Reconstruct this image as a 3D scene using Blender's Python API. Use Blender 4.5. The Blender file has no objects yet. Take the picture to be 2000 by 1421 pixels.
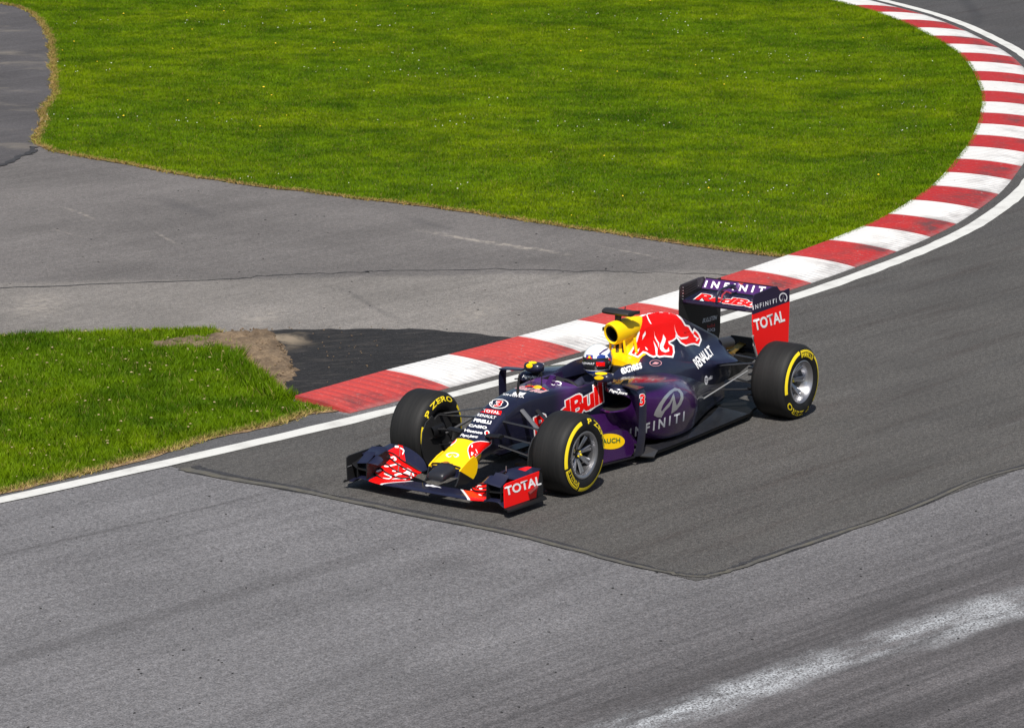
import bpy, bmesh, math, random
import numpy as np
from mathutils import Vector, Matrix
from mathutils.bvhtree import BVHTree
random.seed(7); RNG = np.random.default_rng(11)
S = bpy.context.scene
COL = S.collection

# ------------------------------------------------------------------ camera, sky, sun, exposure
CAM = (25.5585, 17.4395, 7.4508)
YAW, PITCH, ROLL, LENS = 3.736456, 0.206497, 0.010759, 137.17
fw = Vector((math.cos(YAW)*math.cos(PITCH), math.sin(YAW)*math.cos(PITCH), -math.sin(PITCH)))
r0 = fw.cross(Vector((0, 0, 1))).normalized(); u0 = r0.cross(fw)
r1 = r0*math.cos(ROLL) + u0*math.sin(ROLL); u1 = -r0*math.sin(ROLL) + u0*math.cos(ROLL)
cd = bpy.data.cameras.new('camera'); cam = bpy.data.objects.new('camera', cd); COL.objects.link(cam)
M = Matrix((r1, u1, -fw)).transposed().to_4x4(); M.translation = Vector(CAM); cam.matrix_world = M
cd.lens = LENS; cd.sensor_width = 36.0; cd.clip_start = 0.5; cd.clip_end = 2000
S.camera = cam

SUN_DIR = Vector((0.63, 0.40, 1.0)).normalized()
W = bpy.data.worlds.new('World'); S.world = W; W.use_nodes = True
wn = W.node_tree; sky = wn.nodes.new('ShaderNodeTexSky'); sky.sky_type = 'NISHITA'; sky.sun_disc = False
sky.sun_elevation = math.asin(SUN_DIR.z); sky.sun_rotation = math.atan2(SUN_DIR.x, SUN_DIR.y)
sky.air_density = 1.0; sky.dust_density = 1.5; sky.ozone_density = 1.0
bg = wn.nodes['Background']; bg.inputs['Strength'].default_value = 0.062
wn.links.new(sky.outputs[0], bg.inputs['Color'])
sl = bpy.data.lights.new('sun', 'SUN'); sl.energy = 4.45; sl.angle = math.radians(0.53); sl.color = (1.0, 0.955, 0.89)
so = bpy.data.objects.new('sun', sl); COL.objects.link(so); so.location = SUN_DIR*50
so.rotation_euler = SUN_DIR.to_track_quat('Z', 'Y').to_euler()
S.view_settings.view_transform = 'Standard'; S.view_settings.look = 'None'
S.view_settings.exposure = 0.45; S.view_settings.gamma = 1.0; S.view_settings.use_curve_mapping = False

# ------------------------------------------------------------------ helpers: properties and meshes
def tag(o, label=None, cat=None, group=None, kind=None):
    if label: o['label'] = label
    if cat: o['category'] = cat
    if group: o['group'] = group
    if kind: o['kind'] = kind
    return o

def empty(name, loc=(0, 0, 0)):
    o = bpy.data.objects.new(name, None); COL.objects.link(o); o.location = loc; o.empty_display_size = .2
    return o

def mesh(name, verts, faces, mats, parent=None, midx=None, smooth=35):
    me = bpy.data.meshes.new(name)
    me.from_pydata([tuple(v) for v in verts], [], [tuple(f) for f in faces])
    if not isinstance(mats, (list, tuple)): mats = [mats]
    for m in mats: me.materials.append(m)
    if midx is not None: me.polygons.foreach_set('material_index', list(midx))
    me.validate()
    bm = bmesh.new(); bm.from_mesh(me); bmesh.ops.recalc_face_normals(bm, faces=bm.faces[:]); bm.to_mesh(me); bm.free()
    if smooth:
        me.polygons.foreach_set('use_smooth', [True]*len(me.polygons))
        me.set_sharp_from_angle(angle=math.radians(smooth))
    o = bpy.data.objects.new(name, me); COL.objects.link(o)
    if parent: o.parent = parent
    return o

class MB:
    """collects simple solids, then links them as one mesh"""
    def __init__(s): s.v = []; s.f = []; s.m = []
    def add(s, v, f, mi=0):
        n = len(s.v); s.v += [tuple(p) for p in v]; s.f += [tuple(i+n for i in q) for q in f]; s.m += [mi]*len(f); return s
    def box(s, c, d, mi=0, rot=None):
        v = [Vector(((i & 1)-.5, ((i >> 1) & 1)-.5, ((i >> 2) & 1)-.5)) for i in range(8)]
        v = [Vector((p.x*d[0], p.y*d[1], p.z*d[2])) for p in v]
        if rot: v = [rot @ p for p in v]
        v = [p+Vector(c) for p in v]
        return s.add(v, [(0, 1, 3, 2), (4, 6, 7, 5), (0, 4, 5, 1), (2, 3, 7, 6), (0, 2, 6, 4), (1, 5, 7, 3)], mi)
    def bar(s, a, b, ra, rb=None, asp=1.0, n=8, mi=0, up=(0, 0, 1)):
        """tapered rod, elliptical when asp != 1 (asp = height / width)"""
        a = Vector(a); b = Vector(b); rb = ra if rb is None else rb
        d = (b-a).normalized(); up = Vector(up)
        if abs(d.dot(up)) > .95: up = Vector((1, 0, 0))
        x = d.cross(up).normalized(); y = x.cross(d)
        v = []
        for c, r in ((a, ra), (b, rb)):
            for k in range(n):
                t = 2*math.pi*k/n; v.append(c+x*(r*math.cos(t))+y*(r*asp*math.sin(t)))
        f = [(k, (k+1) % n, n+(k+1) % n, n+k) for k in range(n)]+[tuple(range(n))[::-1], tuple(range(n, 2*n))]
        return s.add(v, f, mi)
    def path(s, pts, r, n=8, mi=0, asp=1.0):
        pts = [Vector(p) for p in pts]; v = []; up = Vector((0, 0, 1))
        for i, p in enumerate(pts):
            d = (pts[min(i+1, len(pts)-1)]-pts[max(i-1, 0)]).normalized()
            u = up if abs(d.dot(up)) < .95 else Vector((1, 0, 0))
            x = d.cross(u).normalized(); y = x.cross(d)
            rr = r[i] if isinstance(r, (list, tuple)) else r
            for k in range(n):
                t = 2*math.pi*k/n; v.append(p+x*(rr*math.cos(t))+y*(rr*asp*math.sin(t)))
        f = [(i*n+k, i*n+(k+1) % n, (i+1)*n+(k+1) % n, (i+1)*n+k) for i in range(len(pts)-1) for k in range(n)]
        f += [tuple(range(n))[::-1], tuple(range((len(pts)-1)*n, len(pts)*n))]
        return s.add(v, f, mi)
    def slab(s, outline, n, th, mi=0):
        """flat plate: a planar outline (3d points) given thickness th along n"""
        n = Vector(n).normalized(); k = len(outline)
        a = [Vector(p)-n*(th/2) for p in outline]; b = [Vector(p)+n*(th/2) for p in outline]
        f = [tuple(range(k))[::-1], tuple(range(k, 2*k))]+[(i, (i+1) % k, k+(i+1) % k, k+i) for i in range(k)]
        return s.add(a+b, f, mi)
    def grid(s, rows, mi=0, closed=False, cap=False):
        n = len(rows[0]); v = [p for r in rows for p in r]
        kk = n if closed else n-1
        f = [(i*n+k, i*n+(k+1) % n, (i+1)*n+(k+1) % n, (i+1)*n+k) for i in range(len(rows)-1) for k in range(kk)]
        if cap: f += [tuple(range(n))[::-1], tuple(range((len(rows)-1)*n, len(rows)*n))]
        return s.add(v, f, mi)
    def build(s, name, mats, parent=None, smooth=35):
        return mesh(name, s.v, s.f, mats, parent, s.m, smooth)

def cr(P, t):
    """Catmull-Rom through the rows of P at parameter t (numpy)"""
    P = np.asarray(P, float); n = len(P); i = int(min(max(math.floor(t), 0), n-2)); f = t-i
    p0, p1, p2, p3 = P[max(i-1, 0)], P[i], P[i+1], P[min(i+2, n-1)]
    return .5*((2*p1)+(-p0+p2)*f+(2*p0-5*p1+4*p2-p3)*f*f+(-p0+3*p1-3*p2+p3)*f**3)

def dense(P, sub):
    return np.array([cr(P, k/sub) for k in range((len(P)-1)*sub+1)])

def loft(secs, sub=4, around=2, closed=False):
    """secs: (nsec, npts, 3) -> rows, both directions smoothed"""
    A = np.asarray(secs, float)
    rows = [dense(r, around) if around > 1 else r for r in A]
    return dense(np.array(rows), sub)

def mirror_half(h):
    """half section from the top centre to the bottom centre -> closed loop"""
    h = [tuple(p) for p in h]
    return h+[(x, -y, z) for x, y, z in h[-2:0:-1]]

def inside(px, py, poly):
    c = np.zeros(len(px), bool); j = len(poly)-1
    for i in range(len(poly)):
        xi, yi = poly[i][:2]; xj, yj = poly[j][:2]
        k = ((yi > py) != (yj > py)) & (px < (xj-xi)*(py-yi)/((yj-yi) if yj != yi else 1e-9)+xi)
        c ^= k; j = i
    return c
def segdist(px, py, line):
    d = np.full(len(px), 1e9)
    for (ax, ay), (bx, by) in zip(line[:-1], line[1:]):
        vx, vy = bx-ax, by-ay; L = vx*vx+vy*vy+1e-12
        t = np.clip(((px-ax)*vx+(py-ay)*vy)/L, 0, 1)
        d = np.minimum(d, np.hypot(px-ax-t*vx, py-ay-t*vy))
    return d

# ------------------------------------------------------------------ helpers: materials
class NT:
    def __init__(s, name):
        s.m = bpy.data.materials.new(name); s.m.use_nodes = True; s.t = s.m.node_tree
        s.b = s.t.nodes['Principled BSDF']; s.out = s.t.nodes['Material Output']; s._c = {}
    def put(s, sock, v):
        if isinstance(v, bpy.types.NodeSocket): s.t.links.new(v, sock)
        elif v is not None: sock.default_value = (tuple(v)+(1,) if isinstance(v, (tuple, list)) and len(v) == 3 and sock.type == 'RGBA' else v)
    def node(s, t, **k):
        n = s.t.nodes.new(t)
        for a, b in k.items(): setattr(n, a, b)
        return n
    def obj(s):
        if 'o' not in s._c: s._c['o'] = s.node('ShaderNodeTexCoord').outputs['Object']
        return s._c['o']
    def xyz(s):
        if 'x' not in s._c:
            n = s.node('ShaderNodeSeparateXYZ'); s.put(n.inputs[0], s.obj()); s._c['x'] = n.outputs
        return s._c['x']
    def math(s, op, a, b=None, c=None, clamp=False):
        n = s.node('ShaderNodeMath', operation=op, use_clamp=clamp)
        for i, v in enumerate((a, b, c)):
            if v is not None: s.put(n.inputs[i], v)
        return n.outputs[0]
    def ramp(s, v, a, b, c=0., d=1.):
        n = s.node('ShaderNodeMapRange'); n.clamp = True; n.interpolation_type = 'SMOOTHSTEP'
        s.put(n.inputs[0], v); n.inputs[1].default_value = a; n.inputs[2].default_value = b
        n.inputs[3].default_value = c; n.inputs[4].default_value = d
        return n.outputs[0]
    def noise(s, scale, detail=3, rough=.6, vec=None, dist=0.):
        n = s.node('ShaderNodeTexNoise'); s.put(n.inputs['Vector'], vec or s.obj())
        n.inputs['Scale'].default_value = scale; n.inputs['Detail'].default_value = detail
        n.inputs['Roughness'].default_value = rough; n.inputs['Distortion'].default_value = dist
        return n.outputs[0]
    def mapped(s, scale=(1, 1, 1), rot=0., loc=(0, 0, 0)):
        r = s.node('ShaderNodeVectorRotate'); r.rotation_type = 'Z_AXIS'; r.inputs['Angle'].default_value = rot
        s.put(r.inputs['Vector'], s.obj())
        n = s.node('ShaderNodeMapping'); s.put(n.inputs[0], r.outputs[0])
        n.inputs['Scale'].default_value = scale; n.inputs['Location'].default_value = loc
        return n.outputs[0]
    def mix(s, f, a, b, blend='MIX'):
        n = s.node('ShaderNodeMix', data_type='RGBA', blend_type=blend)
        s.put(n.inputs[0], f); s.put(n.inputs[6], a); s.put(n.inputs[7], b)
        return n.outputs[2]
    def bump(s, h, strength=.3, dist=.01):
        n = s.node('ShaderNodeBump'); n.inputs['Strength'].default_value = strength; n.inputs['Distance'].default_value = dist
        s.put(n.inputs['Height'], h); s.put(s.b.inputs['Normal'], n.outputs[0])
    def set(s, **k):
        for a, v in k.items(): s.put(s.b.inputs[a.replace('_', ' ')], v)
        return s.m

def plain(name, col, rough=.45, metal=0., coat=0., spec=.5):
    n = NT(name); n.set(Base_Color=col, Roughness=rough, Metallic=metal, Coat_Weight=coat, Coat_Roughness=.06)
    n.b.inputs['Specular IOR Level'].default_value = spec
    return n.m

def paint(name, col, rough=.38, metal=0., coat=.8, coat_rough=.05):
    """car paint with faint dust and flake variation"""
    n = NT(name)
    d = n.noise(9, 4, .65); f = n.noise(420, 1)
    dust = n.ramp(d, .5, .85, 0, .05)
    c = n.mix(dust, col, (.25, .23, .21))
    n.set(Base_Color=c, Metallic=metal, Coat_Weight=coat, Coat_Roughness=n.ramp(d, .35, .75, coat_rough, coat_rough+.1),
          Roughness=n.ramp(f, .3, .7, rough-.05, rough+.08))
    return n.m
# ------------------------------------------------------------------ setting: ground, asphalt, grass
STREAK = math.radians(5.6)

def asphalt(name, c, speck=.5, streak=.25, warm=(1.08, 1., .9), blot=.18, extra=None):
    n = NT(name)
    fine = n.noise(75, 2, .7); mid = n.noise(22, 3, .65); big = n.noise(.55, 4, .6)
    sv = n.mapped((.10, 1.6, 1), STREAK); st = n.noise(1.6, 5, .68, sv)
    sv2 = n.mapped((.35, 7, 1), STREAK); st2 = n.noise(1.5, 3, .6, sv2)
    v = n.math('MULTIPLY', n.ramp(fine, .28, .72, 1-speck, 1+speck), n.ramp(mid, .3, .7, 1-speck*.45, 1+speck*.45))
    v = n.math('MULTIPLY', v, n.ramp(st, .3, .7, 1-streak, 1+streak*.7))
    v = n.math('MULTIPLY', v, n.ramp(st2, .3, .7, 1-streak*.45, 1+streak*.45))
    v = n.math('MULTIPLY', v, n.ramp(big, .3, .7, 1-blot, 1+blot))
    col = n.mix(1.0, c, v, 'MULTIPLY')
    col = n.mix(n.ramp(n.noise(48, 1), .5, .75, 0, .4), col, n.mix(1.0, col, tuple(warm), 'MULTIPLY'))
    vor = n.node('ShaderNodeTexVoronoi'); vor.inputs['Scale'].default_value = 26; n.put(vor.inputs['Vector'], n.obj())
    white = n.math('MULTIPLY', n.ramp(vor.outputs['Distance'], .05, .13, 1, 0), n.ramp(n.noise(7, 2), .55, .66))
    col = n.mix(n.math('MULTIPLY', white, .6), col, (.42, .41, .39))
    if extra: col = extra(n, col)
    n.bump(n.math('ADD', n.math('MULTIPLY', fine, .6), mid), .75, .007)
    n.set(Base_Color=col, Roughness=.86)
    n.b.inputs['Specular IOR Level'].default_value = .3
    return n.m

def line_mask(n, a, b, w, soft, wob=.25):
    """1 near the segment a-b on the ground, ragged"""
    a = Vector(a); b = Vector(b); d = (b-a); L = d.length; d /= L
    x, y = n.xyz()[0], n.xyz()[1]
    px = n.math('SUBTRACT', x, a.x); py = n.math('SUBTRACT', y, a.y)
    u = n.math('ADD', n.math('MULTIPLY', px, d.x), n.math('MULTIPLY', py, d.y))
    v = n.math('ADD', n.math('MULTIPLY', px, -d.y), n.math('MULTIPLY', py, d.x))
    v = n.math('ADD', v, n.math('MULTIPLY', n.math('SUBTRACT', n.noise(1.3, 4, .6), .5), wob))
    m = n.ramp(n.math('ABSOLUTE', v), w, w+soft, 1, 0)
    e = n.math('MULTIPLY', n.ramp(u, -.4, .5), n.ramp(u, L-.5, L+.4, 1, 0))
    return n.math('MULTIPLY', m, e)

def track_extra(n, col):
    y = n.xyz()[1]
    rub = n.ramp(n.math('ADD', y, n.math('MULTIPLY', n.xyz()[0], .09)), 2.6, 5.2, 0, 1)
    s1 = n.noise(1.5, 4, .62, n.mapped((.10, 5.5, 1), STREAK)); s2 = n.noise(2.2, 3, .6, n.mapped((.16, 14, 1), STREAK))
    sv = n.math('MULTIPLY', n.ramp(s1, .30, .70, .72, 1.22), n.ramp(s2, .3, .7, .84, 1.12))
    col = n.mix(n.math('MULTIPLY_ADD', rub, .7, .22), col, n.mix(1.0, col, sv, 'MULTIPLY'))
    col = n.mix(n.math('MULTIPLY', rub, .9), col, n.mix(1.0, col, (.60, .575, .57), 'MULTIPLY'))
    m = line_mask(n, (6.9, 4.30), (2.2, 4.93), .02, .30, .40)
    m2 = line_mask(n, (2.6, 4.86), (-2.5, 5.9), .06, .34, .40)
    m = n.math('MAXIMUM', m, n.math('MULTIPLY', m2, .85))
    g = n.ramp(n.noise(60, 2, .8), .36, .62)
    pat = n.ramp(n.noise(1.3, 5, .7, n.mapped((.6, 2.4, 1), STREAK)), .36, .60, .10, 1)
    col = n.mix(n.math('MULTIPLY', n.math('MULTIPLY', m, g), n.math('MULTIPLY', pat, .95)), col, (.50, .525, .55))
    # dark oil / rubber traces
    for a, b, w, s_, k in (((7.5, .16), (2.3, .6), .02, .16, .26), ((7, 2.5), (1.9, 2.1), .02, .12, .12),
                           ((5.2, 4.12), (1.2, 4.62), .0, .16, .42), ((5.5, 5.0), (0, 5.6), .0, .14, .30),
                           ((5, 5.7), (-1, 6.5), .02, .2, .3), ((4.6, -1.7), (1.35, -1.22), .0, .05, .40),
                           ((2.2, 4.35), (-3.0, 4.95), .02, .14, .35), ((2.6, 1.12), (2.05, 1.3), .1, .15, .28)):
        mm = line_mask(n, a, b, w, s_, .12)
        col = n.mix(n.math('MULTIPLY', mm, k), col, (.03, .028, .028))
    # darker band of rubbered-in line on the right of the frame
    return col

M_TRACK = asphalt('old_asphalt', (.128, .1255, .131), .46, .08, (1.1, 1.02, .92), .10, track_extra)
M_PATCH = asphalt('new_asphalt', (.104, .099, .092), .38, .10, (1.12, 1.0, .86), .10)
def far_extra(n, col): return col
def scuffs(n, c):
    for a, b, w, s_, k in (((-9.30, -7.3), (-9.05, -5.4), .01, .10, .6), ((-9.7, -5.2), (-9.5, -4.4), .0, .05, .5), ((-7.4, -9.6), (-7.1, -9.2), .0, .04, .6), ((-8.0, -11.4), (-7.7, -10.8), .0, .05, .5), ((-6.9, -10.6), (-6.8, -10.3), .0, .04, .6), ((-6.1, -4.3), (-5.2, -4.1), .02, .25, .3), ((-3.9, -8.2), (-3.0, -7.6), .02, .35, .35), ((-4.6, -5.9), (-3.9, -5.6), .02, .25, .4)):
        c = n.mix(n.math('MULTIPLY', n.math('MULTIPLY', line_mask(n, a, b, w, s_, .25), n.ramp(n.noise(9, 4, .7), .38, .62)), k), c, (.38, .34, .29))
    for a, b, w, s_, k in (((-9.2, -11.0), (-8.6, -9.8), .02, .2, .35), ((-9.9, -8.0), (-9.6, -7.2), .02, .12, .4), ((-6.0, -6.0), (-5.0, -4.6), .0, .08, .3)):
        c = n.mix(n.math('MULTIPLY', line_mask(n, a, b, w, s_, .25), k), c, (.05, .048, .05))
    return c
M_RUNOFF = asphalt('runoff_asphalt', (.158, .147, .137), .40, .08, (1.08, 1., .9), .14,
    lambda n, c: scuffs(n, n.mix(n.math('MULTIPLY', n.ramp(n.math('ADD', n.math('ADD', n.xyz()[0], n.math('MULTIPLY', n.xyz()[1], .93)), n.math('MULTIPLY', n.noise(.8, 3), .5)), -12.4, -12.05, 1, 0), .68), c, n.mix(1., c, (.60, .60, .64), 'MULTIPLY'))))
M_PATH = asphalt('old_path_asphalt', (.066, .062, .064), .28, .10, (1.08, 1., .95), .16,
    lambda n, c: n.mix(n.ramp(n.noise(.8, 4, .6, n.mapped((.9, 1.1, 1), .85)), .50, .70, 0, .75), c, (.17, .15, .125)))
M_FAR = asphalt('far_track_asphalt', (.088, .086, .090), .24, .2, (1.05, 1., .95), .08)
M_VERGE_STRIP = asphalt('edge_asphalt', (.085, .085, .088), .35, .05)
def black_extra(n, col):
    m = n.ramp(n.noise(1.9, 5, .65, None, .4), .44, .66, 0, .75)
    lim = n.ramp(n.xyz()[0], -4.2, -3.5)
    col = n.mix(n.math('MULTIPLY', m, n.math('MULTIPLY', lim, n.ramp(n.xyz()[1], -4.4, -4.9))), col, (.30, .24, .17))
    m = n.math('MULTIPLY', n.ramp(n.noise(4, 6, .75, n.mapped((.5, 2, 1), .6)), .48, .75), .6)
    return n.mix(m, col, (.075, .066, .058))
M_BLACK = asphalt('fresh_black_asphalt', (.0135, .013, .0135), .7, .15, (1.1, 1., .95), .22, black_extra)
n = NT('bare_earth')
a = n.noise(5, 5, .7); b = n.noise(45, 3, .7)
c = n.mix(n.ramp(a, .3, .7), (.095, .064, .036), (.28, .20, .12)); c = n.mix(n.ramp(b, .35, .65, 0, .55), c, (.075, .046, .026))
n.bump(n.math('ADD', a, b), .8, .03); n.set(Base_Color=c, Roughness=.95); M_EARTH = n.m
n = NT('turf_soil')
a = n.noise(2.2, 4); b = n.noise(40, 3)
c = n.mix(n.ramp(a, .35, .65), (.026, .055, .002), (.062, .098, .004)); c = n.mix(n.ramp(b, .4, .7, 0, .6), c, (.05, .045, .015))
n.bump(b, .8, .02); n.set(Base_Color=c, Roughness=.95); M_SOIL = n.m
def wear(name, c, dark, amt, edge=None):
    n = NT(name)
    a = n.noise(3.2, 5, .65); b = n.noise(38, 3, .7); st = n.noise(2.5, 4, .6, n.mapped((.5, 6, 1), 0))
    col = n.mix(n.ramp(a, .45, .75, 0, amt), c, dark)
    col = n.mix(n.ramp(b, .55, .75, 0, amt*.8), col, dark)
    col = n.mix(n.ramp(st, .55, .8, 0, amt*.7), col, dark)
    n.bump(b, .35, .004); n.set(Base_Color=col, Roughness=.7)
    return n.m
M_WLINE = wear('white_line_paint', (.56, .56, .535), (.27, .26, .245), .5)
def kerb_rubber(n, col, k):
    at = n.node('ShaderNodeAttribute', attribute_name='across'); t = at.outputs['Fac']
    w = n.math('MULTIPLY', n.ramp(t, .02, .16), n.ramp(t, .75, .30))
    s = n.ramp(n.noise(2.2, 5, .7, n.mapped((.7, .7, 1), 0)), .42, .70)
    fr = n.math('MULTIPLY', n.ramp(t, .14, .0), n.ramp(n.noise(7, 4, .7), .3, .6))
    chip = n.math('MULTIPLY', n.ramp(n.noise(16, 4, .75), .62, .70), .55)
    col = n.mix(n.math('MULTIPLY', n.math('MULTIPLY', w, s), k), col, (.055, .035, .035))
    col = n.mix(n.math('MULTIPLY', fr, .55), col, (.16, .14, .135))
    return n.mix(chip, col, (.22, .19, .18))
n = NT('white_kerb_paint')
a = n.noise(3.2, 5, .65); b = n.noise(38, 3, .7)
col = n.mix(n.ramp(a, .45, .75, 0, .28), (.565, .56, .55), (.38, .36, .34)); col = n.mix(n.ramp(b, .55, .75, 0, .22), col, (.34, .32, .30))
col = kerb_rubber(n, col, .50); n.bump(b, .35, .004); n.set(Base_Color=col, Roughness=.7); M_KWHITE = n.m
n = NT('red_kerb_paint')
a = n.noise(2.6, 5, .65); b = n.noise(30, 3, .7); far = n.ramp(n.xyz()[0], -13, -5, 0, 1)
col = n.mix(far, (.33, .010, .010), (.40, .040, .034))
col = n.mix(n.ramp(a, .48, .78, 0, .55), col, (.20, .022, .028)); col = n.mix(n.ramp(b, .52, .75, 0, .30), col, (.62, .20, .18))
col = kerb_rubber(n, col, .9); n.bump(b, .4, .004); n.set(Base_Color=col, Roughness=.62); M_KRED = n.m
M_CONC = wear('kerb_concrete', (.14, .12, .12), (.07, .065, .065), .5)
n = NT('asphalt_seam_filler')
a = n.noise(4, 5, .7, n.mapped((1.2, 1.2, 1), 0)); b = n.noise(60, 2, .7)
c = n.mix(n.ramp(a, .42, .56), (.092, .084, .062), (.055, .052, .045)); c = n.mix(n.ramp(b, .35, .65, 0, .5), c, (.10, .095, .08)); c = n.mix(n.ramp(n.noise(9, 5, .75), .46, .60, 0, .85), c, (.085, .08, .074))
n.bump(b, .5, .006); n.set(Base_Color=c, Roughness=.85); M_SEAM = n.m
M_SEAMDARK = asphalt('dark_seam_bitumen', (.034, .034, .037), .4, .1)

def sheet(name, pts, z, mat, label, cat=None, kind='structure', jag=0.0, step=.12):
    """flat sheet from an outline; jag roughens the outline a little"""
    P = [Vector((p[0], p[1])) for p in pts]; out = []
    if jag:
        for i, p in enumerate(P):
            q = P[(i+1) % len(P)]; L = (q-p).length; k = max(1, min(60, int(L/step))) if L < 30 else 1
            nn = Vector((-(q-p).y, (q-p).x)); nn = nn/nn.length if nn.length else nn
            for j in range(k):
                t = j/k; out.append(p.lerp(q, t)+nn*(random.uniform(-jag, jag) if j else 0))
    else: out = P
    bm = bmesh.new(); vs = [bm.verts.new((p.x, p.y, z)) for p in out]
    f = bm.faces.new(vs); f.normal_update()
    if f.normal.z < 0: f.normal_flip()
    bmesh.ops.triangulate(bm, faces=bm.faces[:])
    me = bpy.data.meshes.new(name); bm.to_mesh(me); bm.free(); me.materials.append(mat)
    o = bpy.data.objects.new(name, me); COL.objects.link(o)
    return tag(o, label, cat, None, kind)

def strip(name, A, B, z, mat, label=None, parent=None):
    v = [(p[0], p[1], z) for p in A]+[(p[0], p[1], z) for p in B]; k = len(A)
    f = [(i, i+1, k+i+1, k+i) for i in range(k-1)]
    o = mesh(name, v, f, mat, parent, None, 0)
    if o.data.polygons and o.data.polygons[0].normal.z < 0: o.data.flip_normals()
    if label: tag(o, label, None, None, 'structure')
    return o

# kerb line: back (grass side) points of each block boundary, in metres
KB = [(-1.33,-3.07),(-2.70,-3.07),(-3.62,-3.02),(-4.72,-2.98),(-5.73,-2.97),(-6.84,-2.98),(-7.93,-3.01),(-9.05,-3.06),(-10.09,-3.14),(-11.17,-3.25),(-12.18,-3.39),(-13.08,-3.56),(-14.10,-3.82),(-15.18,-4.13),(-16.18,-4.48),(-17.22,-4.88),(-18.21,-5.26),(-19.16,-5.66),(-20.09,-6.08),(-21.03,-6.53),(-22.0,-7.01),(-22.97,-7.53),(-23.88,-8.06),(-24.78,-8.60),(-25.68,-9.18),(-26.53,-9.77),(-27.35,-10.41),(-28.12,-11.08),(-28.89,-11.77),(-29.65,-12.50),(-30.36,-13.27),(-30.96,-14.05)]
hd = math.atan2(KB[-1][1]-KB[-2][1], KB[-1][0]-KB[-2][0])
for k in range(14):
    hd += .035; KB.append((KB[-1][0]+1.05*math.cos(hd), KB[-1][1]+1.05*math.sin(hd)))
KB = np.array(KB)
KT = np.gradient(KB, axis=0); KT /= np.linalg.norm(KT, axis=1)[:, None]
KN = np.stack([KT[:, 1], -KT[:, 0]], 1)            # towards the track
KN = np.where((KN @ np.array([0, 1.]))[:, None] > 0, KN, -KN) if False else np.stack([KT[:, 1], -KT[:, 0]], 1)
if KN[3][1] < 0: KN = -KN
KW = np.interp(np.arange(len(KB)), [0, 1, 3, 7, 20, 45], [.63, .72, .70, .76, .83, .86])
KF = KB+KN*KW[:, None]+KT*np.interp(np.arange(len(KB)), [0, 2, 8, 45], [-.02, .03, .06, .06])[:, None]
def kcurve(off_from_front):
    P = KF+KN*off_from_front
    return dense(P, 4)

INF = [(-22.77,-25.52),(-22.58,-24.94),(-22.06,-24.23),(-21.13,-23.19),(-20.06,-22.11),(-18.68,-20.85),(-17.40,-19.73),(-16.10,-18.60),(-15.43,-18.00),(-14.53,-17.33),(-13.85,-16.83),(-12.94,-16.08),(-11.95,-15.29),(-11.55,-14.96),(-11.20,-14.38),(-11.01,-13.46),(-10.94,-12.83),(-10.74,-11.99),(-10.67,-11.38),(-10.60,-10.72),(-10.66,-10.02),(-10.63,-9.23),(-10.65,-8.51),(-10.63,-7.78),(-10.59,-7.04),(-10.52,-6.30),(-10.45,-5.57),(-10.38,-4.86),(-10.31,-4.14),(-10.33,-3.52),(-10.36,-3.18)]
VER_T = [(1.5,-9.9),(-.9,-8.0),(-1.98,-7.11),(-2.31,-6.84),(-2.75,-6.42),(-3.14,-6.07),(-3.45,-5.70),(-3.39,-5.54)]
VER_R = [(-3.20,-5.34),(-2.76,-4.80),(-2.38,-4.33),(-2.10,-3.94),(-1.80,-3.60),(-1.53,-3.32),(-1.44,-2.95),(-1.32,-2.64),(-1.04,-2.74),(-0.60,-2.72),(-0.17,-2.76),(0.35,-2.83),(1.03,-2.80),(1.73,-2.85),(2.33,-2.91),(2.75,-2.94),(4.2,-3.2),(8.5,-4.2),(12,-5.5)]
kfront = KF[:, :]
# big sheets, each some millimetres above the one below
sheet('ground', [(-400,-400),(400,-400),(400,400),(-400,400)], -.030, M_SOIL, 'wide grassy ground reaching the horizon around the circuit')
sheet('runoff_asphalt', [(0.2,-2.6),(-6,-2.7),(-9.9,-2.8),(-11.2,-3.0),(-12.0,-5),(-12.2,-12),(-15,-15),(-28,-24),(-44,-40),(-14,-62),(14,-30),(16,-14),(4,-8)], -.012, M_RUNOFF, 'pale brown grey run-off asphalt between the two grass areas')
sheet('access_path', [(-9.6,-13.98),(-10.79,-14.49),(-11.30,-14.76),(-14,-15.4),(-27,-24),(-42,-38),(-14,-60),(14,-36),(2,-18)], -.008, M_PATH, 'dark purplish access path with tan stains at the left corner')
edge_in = KF+KN*.02
wl_in = [(12.,-4.66),(6.,-3.38),(4.4,-3.08),(2.84,-2.84),(1.04,-2.59),(-.2,-2.44),(-1.28,-2.34)]
inner = [tuple(p) for p in (KF[1:]-KN[1:]*.3)]
trk = [(1.,-2.75),(-1.2,-2.60)]+inner+[(-58,-34),(-70,10),(-40,40),(30,60),(60,20),(40,-14),(14,-6.2),(6,-4.05),(3,-3.3)]
sheet('race_track', trk, -.004, M_TRACK, 'grey racing asphalt with long tyre streaks in the foreground')
far = [(1.19,-2.43),(0,-2.34),(-1.3,-2.24)]+[tuple(p) for p in (KF[1:]-KN[1:]*.05)]+[(-58,-30),(-66,8),(-30,24),(-12,9),(-7,4.4),(-3.0,3.26),(-1.35,3.20),(0.14,3.11),(1.24,3.04),(1.55,3.03),(1.72,2.97),(1.60,2.18),(1.39,1.11),(1.34,.09),(1.26,-.97),(1.24,-2.04)]
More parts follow.
